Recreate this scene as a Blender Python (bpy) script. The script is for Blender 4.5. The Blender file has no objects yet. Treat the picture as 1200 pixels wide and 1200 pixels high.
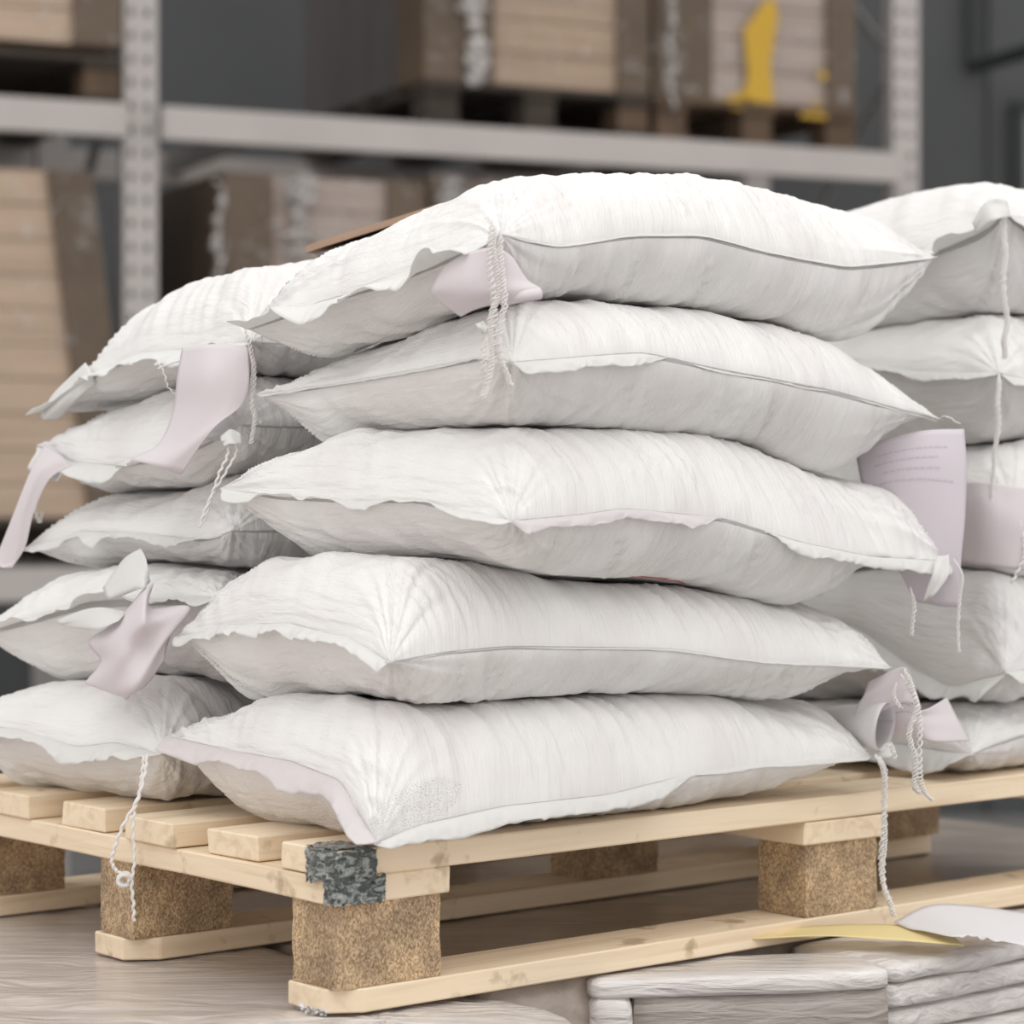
import bpy, bmesh, math, random
import numpy as np
from mathutils import Vector, Matrix

# ------------------------------------------------------------------ camera, world, light, exposure
SC = bpy.context.scene
COL = SC.collection
F_PX, HZ, ZC = 3030.0, 568.0, 1.405      # focal length in pixels of the 1200 frame, horizon row, eye height
cam_data = bpy.data.cameras.new('camera'); cam = bpy.data.objects.new('camera', cam_data); COL.objects.link(cam)
cam.location = (0, 0, ZC); cam.rotation_euler = (math.pi/2, 0, 0)
cam_data.sensor_width = 36.0; cam_data.lens = 36.0*F_PX/1200.0
cam_data.shift_y = (HZ-600.0)/1200.0
cam_data.clip_start = 0.05; cam_data.clip_end = 100
cam_data.dof.use_dof = True; cam_data.dof.focus_distance = 2.38; cam_data.dof.aperture_fstop = 5.0
SC.camera = cam

world = bpy.data.worlds.new('hall_light'); SC.world = world; world.use_nodes = True
wn = world.node_tree; wn.nodes.clear()
w_out = wn.nodes.new('ShaderNodeOutputWorld'); w_bg = wn.nodes.new('ShaderNodeBackground')
w_tc = wn.nodes.new('ShaderNodeTexCoord'); w_sep = wn.nodes.new('ShaderNodeSeparateXYZ')
w_ramp = wn.nodes.new('ShaderNodeValToRGB')
w_ramp.color_ramp.elements[0].position = 0.0; w_ramp.color_ramp.elements[0].color = (0.86, 0.77, 0.75, 1)
w_ramp.color_ramp.elements[1].position = 1.0; w_ramp.color_ramp.elements[1].color = (0.98, 0.99, 0.97, 1)
e = w_ramp.color_ramp.elements.new(0.5); e.color = (0.86, 0.82, 0.81, 1)
w_map = wn.nodes.new('ShaderNodeMapRange'); w_map.inputs[1].default_value = -1; w_map.inputs[2].default_value = 1
wn.links.new(w_tc.outputs['Generated'], w_sep.inputs[0]); wn.links.new(w_sep.outputs[2], w_map.inputs[0])
wn.links.new(w_map.outputs[0], w_ramp.inputs[0]); wn.links.new(w_ramp.outputs[0], w_bg.inputs[0])
w_bg.inputs[1].default_value = 1.0
wn.links.new(w_bg.outputs[0], w_out.inputs[0])

def area_light(name, loc, target, size, power, color=(1, 1, 1), sizey=None):
    d = bpy.data.lights.new(name, 'AREA'); d.size = size; d.energy = power; d.color = color
    if sizey: d.shape = 'RECTANGLE'; d.size_y = sizey
    o = bpy.data.objects.new(name, d); COL.objects.link(o); o.location = loc
    v = Vector(target)-Vector(loc); o.rotation_euler = v.to_track_quat('-Z', 'Y').to_euler()
    return o
area_light('unseen_overhead_lamp', (-0.6, 0.3, 4.4), (-0.1, 2.6, 1.4), 2.2, 34, (1.0, 0.99, 0.97))
area_light('unseen_overhead_lamp', (2.0, 1.0, 4.0), (0.5, 2.8, 1.4), 1.8, 20, (1.0, 0.99, 0.97))  # unseen fill lamp, added to brighten the right column

SC.view_settings.view_transform = 'Standard'; SC.view_settings.look = 'None'
SC.view_settings.gamma = 1.0; SC.view_settings.use_curve_mapping = False
SC.view_settings.exposure = 0.14

# ------------------------------------------------------------------ helpers
RR = np.array([0.765, 0.644]); LL = np.array([-0.644, 0.765])     # the pallet's two directions in plan
PC = np.array([-0.1495, 2.21])                                     # near corner of the pallet in plan
ZP = 0.95                                                          # underside of the pallet
ZD = ZP+0.142                                                      # top of its deck
def rho(x): return (x-600.0)/F_PX
def W(x, y, d): return np.array([rho(x)*d, d, ZC-(y-HZ)/F_PX*d])
def st(s, t, z): p = PC+RR*s+LL*t; return np.array([p[0], p[1], z])

def tag(o, label=None, cat=None, group=None, kind=None):
    if label: o['label'] = label
    if cat: o['category'] = cat
    if group: o['group'] = group
    if kind: o['kind'] = kind
    return o
def empty(name, loc, label=None, cat=None, group=None):
    o = bpy.data.objects.new(name, None); COL.objects.link(o); o.location = tuple(loc); o.empty_display_size = 0.05
    return tag(o, label, cat, group)
def mesh_obj(name, verts, faces, mat, parent=None, smooth=False, uv=None, attr=None):
    me = bpy.data.meshes.new(name)
    me.from_pydata([tuple(map(float, v)) for v in verts], [], [tuple(map(int, f)) for f in faces])
    if smooth: me.polygons.foreach_set('use_smooth', [True]*len(me.polygons))
    if uv is not None:
        lay = me.uv_layers.new(name='UVMap')
        idx = np.empty(len(me.loops), dtype=np.int32); me.loops.foreach_get('vertex_index', idx)
        lay.data.foreach_set('uv', np.asarray(uv, dtype=np.float32)[idx].ravel())
    if attr:
        for k, a in attr.items():
            at = me.attributes.new(k, 'FLOAT', 'POINT'); at.data.foreach_set('value', np.asarray(a, dtype=np.float32))
    me.materials.append(mat); me.update()
    o = bpy.data.objects.new(name, me); COL.objects.link(o)
    if parent is not None:
        o.parent = parent; o.matrix_parent_inverse = Matrix.Translation(-Vector(parent.location))
    return o
def bm_obj(name, bm, mat, parent=None, smooth=False, bevel=0, seg=2):
    if bevel:
        bmesh.ops.bevel(bm, geom=list(bm.edges), offset=bevel, segments=seg, affect='EDGES', profile=0.5)
    bmesh.ops.recalc_face_normals(bm, faces=bm.faces)
    me = bpy.data.meshes.new(name); bm.to_mesh(me); bm.free(); me.materials.append(mat)
    if smooth: me.polygons.foreach_set('use_smooth', [True]*len(me.polygons))
    o = bpy.data.objects.new(name, me); COL.objects.link(o)
    if parent is not None:
        o.parent = parent; o.matrix_parent_inverse = Matrix.Translation(-Vector(parent.location))
    return o
def prism(poly, z0, z1, bm=None):
    bm = bm or bmesh.new()
    a = [bm.verts.new((p[0], p[1], z0)) for p in poly]; b = [bm.verts.new((p[0], p[1], z1)) for p in poly]
    bm.faces.new(a[::-1]); bm.faces.new(b); n = len(poly)
    for i in range(n): bm.faces.new((a[i], a[(i+1) % n], b[(i+1) % n], b[i]))
    return bm
def obox(origin, ux, uy, a0, a1, b0, b1, z0, z1, bm=None):
    c = [origin+ux*a+uy*b for a, b in ((a0, b0), (a1, b0), (a1, b1), (a0, b1))]
    return prism(c, z0, z1, bm)
def subdivided(bm, cuts):
    bmesh.ops.subdivide_edges(bm, edges=list(bm.edges), cuts=cuts, use_grid_fill=True); return bm

class N1:
    def __init__(s, seed): s.a = np.random.RandomState(seed).uniform(-1, 1, 4096)
    def __call__(s, x):
        x = np.asarray(x, float)+700.0; i = np.floor(x).astype(int); f = x-i; f = f*f*(3-2*f)
        return s.a[i % 4096]*(1-f)+s.a[(i+1) % 4096]*f
class N2:
    def __init__(s, seed): s.a = np.random.RandomState(seed).uniform(-1, 1, (128, 128))
    def __call__(s, x, y):
        x = np.asarray(x, float)+64; y = np.asarray(y, float)+64
        i = np.floor(x).astype(int); j = np.floor(y).astype(int); f = x-i; g = y-j
        f = f*f*(3-2*f); g = g*g*(3-2*g); i0 = i % 128; i1 = (i+1) % 128; j0 = j % 128; j1 = (j+1) % 128
        return (s.a[i0, j0]*(1-f)+s.a[i1, j0]*f)*(1-g)+(s.a[i0, j1]*(1-f)+s.a[i1, j1]*f)*g

# ------------------------------------------------------------------ materials
def new_mat(name):
    m = bpy.data.materials.new(name); m.use_nodes = True; nt = m.node_tree
    return m, nt, nt.nodes['Principled BSDF'], nt.nodes, nt.links
def simple(name, col, rough=0.6, metal=0.0, noise=0.0, scale=8.0, stretch=(1, 1, 1), bump=0.0, spec=0.5, dark=None):
    m, nt, b, N, K = new_mat(name)
    b.inputs['Base Color'].default_value = (*col, 1); b.inputs['Roughness'].default_value = rough
    b.inputs['Metallic'].default_value = metal; b.inputs['Specular IOR Level'].default_value = spec
    if noise or bump:
        tc = N.new('ShaderNodeTexCoord'); mp = N.new('ShaderNodeMapping'); mp.inputs['Scale'].default_value = stretch
        nz = N.new('ShaderNodeTexNoise'); nz.inputs['Scale'].default_value = scale; nz.inputs['Detail'].default_value = 6
        K.new(tc.outputs['Object'], mp.inputs[0]); K.new(mp.outputs[0], nz.inputs['Vector'])
        if noise:
            r = N.new('ShaderNodeValToRGB'); d = dark or tuple(c*(1-noise) for c in col)
            r.color_ramp.elements[0].color = (*d, 1); r.color_ramp.elements[1].color = (*col, 1)
            r.color_ramp.elements[0].position = 0.3; r.color_ramp.elements[1].position = 0.62
            K.new(nz.outputs[0], r.inputs[0]); K.new(r.outputs[0], b.inputs['Base Color'])
        if bump:
            bp = N.new('ShaderNodeBump'); bp.inputs['Strength'].default_value = 1.0; bp.inputs['Distance'].default_value = bump
            K.new(nz.outputs[0], bp.inputs['Height']); K.new(bp.outputs[0], b.inputs['Normal'])
    return m

def sack_material():
    m, nt, b, N, K = new_mat('woven_polypropylene')
    b.inputs['Roughness'].default_value = 0.42; b.inputs['Specular IOR Level'].default_value = 0.35
    uvn = N.new('ShaderNodeUVMap'); uvn.uv_map = 'UVMap'
    sep = N.new('ShaderNodeSeparateXYZ'); K.new(uvn.outputs[0], sep.inputs[0])
    def mth(op, a, bb=None):
        n = N.new('ShaderNodeMath'); n.operation = op
        for i, v in enumerate((a, bb)):
            if v is None: continue
            if isinstance(v, (int, float)): n.inputs[i].default_value = v
            else: K.new(v, n.inputs[i])
        return n.outputs[0]
    nz = N.new('ShaderNodeTexNoise'); nz.inputs['Scale'].default_value = 55; nz.inputs['Detail'].default_value = 4
    K.new(uvn.outputs[0], nz.inputs['Vector'])
    wob = mth('MULTIPLY', nz.outputs[0], 1.6)
    su = mth('SINE', mth('ADD', mth('MULTIPLY', mth('ADD', sep.outputs[0], mth('MULTIPLY', sep.outputs[1], 0.35)), 2*math.pi/0.0026), wob))
    sv = mth('SINE', mth('ADD', mth('MULTIPLY', sep.outputs[1], 2*math.pi/0.0024), wob))
    weave = mth('MULTIPLY', mth('MULTIPLY', su, sv), 0.5)
    # slanted strain creases
    mp = N.new('ShaderNodeMapping'); mp.inputs['Rotation'].default_value = (0, 0, 0.5); mp.inputs['Scale'].default_value = (85, 12, 1)
    K.new(uvn.outputs[0], mp.inputs[0])
    nc = N.new('ShaderNodeTexNoise'); nc.inputs['Scale'].default_value = 1.0; nc.inputs['Detail'].default_value = 5; nc.inputs['Roughness'].default_value = 0.6
    K.new(mp.outputs[0], nc.inputs['Vector'])
    b1 = N.new('ShaderNodeBump'); b1.inputs['Strength'].default_value = 0.55; b1.inputs['Distance'].default_value = 0.008
    K.new(nc.outputs[0], b1.inputs['Height'])
    b2 = N.new('ShaderNodeBump'); b2.inputs['Strength'].default_value = 0.8; b2.inputs['Distance'].default_value = 0.00026
    K.new(weave, b2.inputs['Height']); K.new(b1.outputs[0], b2.inputs['Normal']); K.new(b2.outputs[0], b.inputs['Normal'])
    # base colour: slightly uneven white, ink flecks where the 'ink' attribute says
    big = N.new('ShaderNodeTexNoise'); big.inputs['Scale'].default_value = 9; K.new(uvn.outputs[0], big.inputs['Vector'])
    cr = N.new('ShaderNodeValToRGB'); cr.color_ramp.elements[0].color = (0.80, 0.775, 0.765, 1); cr.color_ramp.elements[1].color = (0.85, 0.845, 0.83, 1)
    cr.color_ramp.elements[0].position = 0.35; cr.color_ramp.elements[1].position = 0.65
    K.new(big.outputs[0], cr.inputs[0])
    at = N.new('ShaderNodeAttribute'); at.attribute_name = 'ink'
    vn = N.new('ShaderNodeTexNoise'); vn.inputs['Scale'].default_value = 900; vn.inputs['Detail'].default_value = 2; K.new(uvn.outputs[0], vn.inputs['Vector'])
    fl = N.new('ShaderNodeMath'); fl.operation = 'GREATER_THAN'; K.new(vn.outputs[0], fl.inputs[0]); fl.inputs[1].default_value = 0.58
    mk = mth('MULTIPLY', fl.outputs[0], at.outputs['Fac'])
    mx = N.new('ShaderNodeMix'); mx.data_type = 'RGBA'; K.new(mk, mx.inputs[0]); K.new(cr.outputs[0], mx.inputs[6]); mx.inputs[7].default_value = (0.24, 0.25, 0.23, 1)
    K.new(mx.outputs[2], b.inputs['Base Color'])
    return m
M = {}
M['sack'] = sack_material()
def cloth(name, col, trans=0.25):
    m, nt, b, N, K = new_mat(name)
    b.inputs['Base Color'].default_value = (*col, 1); b.inputs['Roughness'].default_value = 0.6
    tl = N.new('ShaderNodeBsdfTranslucent'); tl.inputs[0].default_value = (*col, 1)
    mx = N.new('ShaderNodeMixShader'); mx.inputs[0].default_value = trans
    out = N['Material Output']; K.new(b.outputs[0], mx.inputs[1]); K.new(tl.outputs[0], mx.inputs[2]); K.new(mx.outputs[0], out.inputs[0])
    tc = N.new('ShaderNodeTexCoord'); nz = N.new('ShaderNodeTexNoise'); nz.inputs['Scale'].default_value = 120; nz.inputs['Detail'].default_value = 4
    bp = N.new('ShaderNodeBump'); bp.inputs['Distance'].default_value = 0.0006; bp.inputs['Strength'].default_value = 0.8
    K.new(tc.outputs['Object'], nz.inputs['Vector']); K.new(nz.outputs[0], bp.inputs['Height']); K.new(bp.outputs[0], b.inputs['Normal'])
    return m
M['hem'] = cloth('hem_fabric', (0.86, 0.855, 0.84), 0.3)
M['liner'] = cloth('liner_film', (0.86, 0.825, 0.83), 0.4)
M['thread'] = cloth('sewing_yarn', (0.86, 0.83, 0.81), 0.1)
M['seam_line'] = simple('seam_shadow_thread', (0.60, 0.56, 0.54), 0.8)
M['red_ink'] = simple('red_ink', (0.60, 0.16, 0.17), 0.6)
M['ink'] = simple('grey_ink', (0.35, 0.32, 0.36), 0.6)
def paper(name, col):
    m, nt, b, N, K = new_mat(name)
    b.inputs['Base Color'].default_value = (*col, 1); b.inputs['Roughness'].default_value = 0.7
    tl = N.new('ShaderNodeBsdfTranslucent'); tl.inputs[0].default_value = (*col, 1)
    mx = N.new('ShaderNodeMixShader'); mx.inputs[0].default_value = 0.2
    K.new(b.outputs[0], mx.inputs[1]); K.new(tl.outputs[0], mx.inputs[2]); K.new(mx.outputs[0], N['Material Output'].inputs[0])
    return m
M['paper'] = paper('label_paper', (0.80, 0.745, 0.765))
M['paper_white'] = paper('label_paper_white', (0.86, 0.84, 0.85))
M['paper_lilac'] = paper('label_paper_lilac', (0.78, 0.73, 0.78))

def wood(name, col, dark, axis=0):
    m, nt, b, N, K = new_mat(name); b.inputs['Roughness'].default_value = 0.75
    tc = N.new('ShaderNodeTexCoord'); mp = N.new('ShaderNodeMapping')
    mp.inputs['Rotation'].default_value = (0, 0, -math.atan2(0.644, 0.765))
    mp2 = N.new('ShaderNodeMapping'); mp2.inputs['Scale'].default_value = (3, 45, 60) if axis == 0 else (45, 3, 60)
    K.new(tc.outputs['Object'], mp.inputs[0]); K.new(mp.outputs[0], mp2.inputs[0])
    nz = N.new('ShaderNodeTexNoise'); nz.inputs['Scale'].default_value = 1.4; nz.inputs['Detail'].default_value = 8; nz.inputs['Distortion'].default_value = 0.6
    K.new(mp2.outputs[0], nz.inputs['Vector'])
    r = N.new('ShaderNodeValToRGB'); r.color_ramp.elements[0].color = (*dark, 1); r.color_ramp.elements[1].color = (*col, 1)
    r.color_ramp.elements[0].position = 0.28; r.color_ramp.elements[1].position = 0.52
    K.new(nz.outputs[0], r.inputs[0])
    st_ = N.new('ShaderNodeTexNoise'); st_.inputs['Scale'].default_value = 22; st_.inputs['Detail'].default_value = 7; K.new(tc.outputs['Object'], st_.inputs['Vector'])
    r2 = N.new('ShaderNodeValToRGB'); r2.color_ramp.elements[0].position = 0.30; r2.color_ramp.elements[1].position = 0.38
    r2.color_ramp.elements[0].color = (0.62, 0.58, 0.52, 1); r2.color_ramp.elements[1].color = (1, 1, 1, 1); K.new(st_.outputs[0], r2.inputs[0])
    mx = N.new('ShaderNodeMix'); mx.data_type = 'RGBA'; mx.blend_type = 'MULTIPLY'; mx.inputs[0].default_value = 1
    K.new(r.outputs[0], mx.inputs[6]); K.new(r2.outputs[0], mx.inputs[7]); K.new(mx.outputs[2], b.inputs['Base Color'])
    bp = N.new('ShaderNodeBump'); bp.inputs['Distance'].default_value = 0.0015; bp.inputs['Strength'].default_value = 0.7
    K.new(nz.outputs[0], bp.inputs['Height']); K.new(bp.outputs[0], b.inputs['Normal'])
    return m
M['wood_r'] = wood('pine_along', (0.86, 0.71, 0.52), (0.74, 0.58, 0.40), 0)
M['wood_l'] = wood('pine_across', (0.86, 0.71, 0.52), (0.72, 0.56, 0.38), 1)
def chip():
    m, nt, b, N, K = new_mat('pressed_chipboard'); b.inputs['Roughness'].default_value = 0.9
    tc = N.new('ShaderNodeTexCoord'); v = N.new('ShaderNodeTexVoronoi'); v.inputs['Scale'].default_value = 850
    mp = N.new('ShaderNodeMapping'); mp.inputs['Scale'].default_value = (1, 1, 0.55); K.new(tc.outputs['Object'], mp.inputs[0]); K.new(mp.outputs[0], v.inputs['Vector'])
    r = N.new('ShaderNodeValToRGB'); r.color_ramp.interpolation = 'LINEAR'
    r.color_ramp.elements[0].color = (0.24, 0.165, 0.10, 1); r.color_ramp.elements[1].color = (0.66, 0.51, 0.34, 1)
    e = r.color_ramp.elements.new(0.45); e.color = (0.42, 0.31, 0.20, 1)
    s = N.new('ShaderNodeSeparateColor'); K.new(v.outputs['Color'], s.inputs[0]); K.new(s.outputs[0], r.inputs[0]); 
    nz = N.new('ShaderNodeTexNoise'); nz.inputs['Scale'].default_value = 28; K.new(tc.outputs['Object'], nz.inputs['Vector'])
    r2 = N.new('ShaderNodeValToRGB'); r2.color_ramp.elements[0].color = (0.8, 0.76, 0.73, 1); r2.color_ramp.elements[1].color = (1.25, 1.2, 1.1, 1)
    r2.color_ramp.elements[0].position = .35; r2.color_ramp.elements[1].position = .65
    K.new(nz.outputs[0], r2.inputs[0])
    mx = N.new('ShaderNodeMix'); mx.data_type = 'RGBA'; mx.blend_type = 'MULTIPLY'; mx.inputs[0].default_value = 1
    K.new(r.outputs[0], mx.inputs[6]); K.new(r2.outputs[0], mx.inputs[7]); K.new(mx.outputs[2], b.inputs['Base Color'])
    bp = N.new('ShaderNodeBump'); bp.inputs['Distance'].default_value = 0.0015; K.new(s.outputs[1], bp.inputs['Height']); K.new(bp.outputs[0], b.inputs['Normal'])
    return m
M['chip'] = chip()
def film(name, col, col2, rough=0.22, scale=10, stretch=(1, 6, 6), rot=0.0, bump=0.006, lo=.35, hi=.65, coat=0.6):
    m, nt, b, N, K = new_mat(name); b.inputs['Roughness'].default_value = rough
    b.inputs['Coat Weight'].default_value = coat; b.inputs['Coat Roughness'].default_value = 0.12
    tc = N.new('ShaderNodeTexCoord'); mp = N.new('ShaderNodeMapping'); mp.inputs['Scale'].default_value = stretch; mp.inputs['Rotation'].default_value = (0, 0, rot)
    K.new(tc.outputs['Object'], mp.inputs[0])
    nz = N.new('ShaderNodeTexNoise'); nz.inputs['Scale'].default_value = scale; nz.inputs['Detail'].default_value = 7; nz.inputs['Distortion'].default_value = 1.2
    K.new(mp.outputs[0], nz.inputs['Vector'])
    r = N.new('ShaderNodeValToRGB'); r.color_ramp.elements[0].color = (*col2, 1); r.color_ramp.elements[1].color = (*col, 1)
    r.color_ramp.elements[0].position = lo; r.color_ramp.elements[1].position = hi
    K.new(nz.outputs[0], r.inputs[0]); K.new(r.outputs[0], b.inputs['Base Color'])
    bp = N.new('ShaderNodeBump'); bp.inputs['Distance'].default_value = bump; K.new(nz.outputs[0], bp.inputs['Height'])
    K.new(bp.outputs[0], b.inputs['Normal']); K.new(bp.outputs[0], b.inputs['Coat Normal'])
    return m
M['film'] = film('stretch_film_beige', (0.66, 0.59, 0.55), (0.54, 0.48, 0.44), 0.3, 6, (1, 5, 5), -0.7, 0.005)
M['film_white'] = film('stretch_film_white', (0.80, 0.76, 0.74), (0.66, 0.62, 0.60), 0.3, 8, (1, 5, 8), -0.7, 0.006)
M['film_brown'] = film('kraft_under_film', (0.46, 0.395, 0.34), (0.36, 0.305, 0.26), 0.35, 6, (1, 5, 5), -0.7, 0.004)
M['film_grey'] = film('stretch_film_grey', (0.42, 0.385, 0.35), (0.34, 0.30, 0.27), 0.3, 9, (1, 5, 9), -0.7, 0.005)
M['tape'] = film('crinkled_dark_tape', (0.33, 0.35, 0.33), (0.02, 0.035, 0.03), 0.12, 90, (1, 1, 2), 0.3, 0.004, .46, .60, 1.0)

# ------------------------------------------------------------------ smooth height field through scattered points
class Field:
    def __init__(s, pts, z, reg=1e-4):
        s.p = np.asarray(pts, float); n = len(s.p); K = s.k(s.p, s.p)+np.eye(n)*reg
        P = np.c_[np.ones(n), s.p]; A = np.block([[K, P], [P.T, np.zeros((3, 3))]])
        s.c = np.linalg.solve(A, np.r_[z, 0, 0, 0]); s.zmin = min(z); s.zmax = max(z)
    @staticmethod
    def k(a, b):
        r2 = ((a[:, None]-b[None])**2).sum(2); return 0.5*r2*np.log(r2+1e-12)
    def __call__(s, x, y):
        q = np.c_[np.ravel(x), np.ravel(y)]; v = s.k(q, s.p)@s.c[:-3]+s.c[-3]+q@s.c[-2:]
        return np.clip(v, s.zmin-.02, s.zmax+.02).reshape(np.shape(x))
class Flat:
    def __init__(s, z): s.z = z
    def __call__(s, x, y): return np.full(np.shape(x), s.z)

def far_point(Fp, x, ln):                     # plan point seen in column x at distance ln from Fp, on its far side
    r = rho(x); a = r*r+1; b = -2*(r*Fp[0]+Fp[1]); c = Fp@Fp-ln*ln
    D = b*b-4*a*c
    y = (-b+math.sqrt(D))/(2*a) if D > 0 else -b/(2*a)
    return np.array([r*y, y])
def ray_chord(x, A, B):                       # where column x crosses the plan line AB
    r = rho(x); d = B-A; k = (r*A[1]-A[0])/(d[0]-r*d[1]); return A+d*k, k
def polyz(px, A, B, n):                       # seam points given in the picture, carried onto the vertical plane over AB
    ks, zs = [], []
    for x, y in px:
        P, k = ray_chord(x, A, B); ks.append(k); zs.append(ZC-(y-HZ)/F_PX*P[1])
    o = np.argsort(ks); ks = np.array(ks)[o]; zs = np.array(zs)[o]
    # monotone-ish smooth resample
    t = np.linspace(0, 1, n); z = np.interp(t, ks, zs)
    w = max(3, n//18) | 1; pad = np.pad(z, w//2, mode='edge'); zz = np.convolve(pad, np.ones(w)/w, 'valid')
    e = np.clip(np.minimum(t, 1-t)/0.06, 0, 1); return zz*e+z*(1-e)

class Ridge:
    """top surface of an uppermost sack: height given along the sack, level across it"""
    def __init__(s, sk, px, d=.05, back=.05):
        Lp, Fp, Rp = sk.inset(d); X, Z = [], []
        for x, y in px:
            a, b = (Fp, Lp) if rho(x) < Fp[0]/Fp[1] else (Fp, Rp)
            q, k = ray_chord(x, a, b); dd = q[1]+back; X.append(rho(x)*dd); Z.append(ZC-(y-HZ)/F_PX*dd)
        o = np.argsort(X); X = np.array(X)[o]; Z = np.array(Z)[o]
        t = np.linspace(X[0]-.15, X[-1]+.15, 300); z = np.interp(t, X, Z); w = 19; s.t = t
        s.z = np.convolve(np.pad(z, w//2, mode='edge'), np.ones(w)/w, 'valid')
    def __call__(s, x, y): return np.interp(x, s.t, s.z)

class Sack:
    """plan corners F (front), L (left), R (right), B (hidden back); seam heights on the two seen sides"""
    def __init__(s, fx, lx, rx, depth, seamL, seamR, ll=.34, lr=.63, Lp=None, Rp=None):
        s.F = np.array([rho(fx)*depth, depth])
        s.L = far_point(s.F, lx, ll) if Lp is None else Lp(s.F)
        s.R = far_point(s.F, rx, lr) if Rp is None else Rp(s.F)
        s.B = s.L+s.R-s.F; s.seamL = seamL; s.seamR = seamR
        s.c = (s.F+s.B)/2
    def inset(s, d):                           # the two seen chords moved inwards by d
        er = (s.R-s.F)/np.linalg.norm(s.R-s.F); el = (s.L-s.F)/np.linalg.norm(s.L-s.F)
        return s.L+er*d, s.F+er*d+el*d, s.R+el*d
def contact(sk, pxL, pxR, d=0.05, below=None, pxB=()):
    Lp, Fp, Rp = sk.inset(d); P, Z = [], []
    for px, A, B in ((pxL, Fp, Lp), (pxR, Fp, Rp)):
        for x, y in px:
            q, k = ray_chord(x, A, B); P.append(q); Z.append(ZC-(y-HZ)/F_PX*q[1])
    n = len(P)
    for i in range(n): P.append(2*sk.c-P[i]); Z.append(Z[i])
    if below is not None:                      # where the sack underneath shows its own shoulder
        Lp, Fp, Rp = below.inset(d)
        for x, y in pxB:
            q, k = ray_chord(x, *((Fp, Lp) if rho(x) < Fp[0]/Fp[1] else (Fp, Rp))); z = ZC-(y-HZ)/F_PX*q[1]
            P += [q, 2*below.c-q]; Z += [z, z]
    return Field(P, Z, 1.2e-3)

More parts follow.
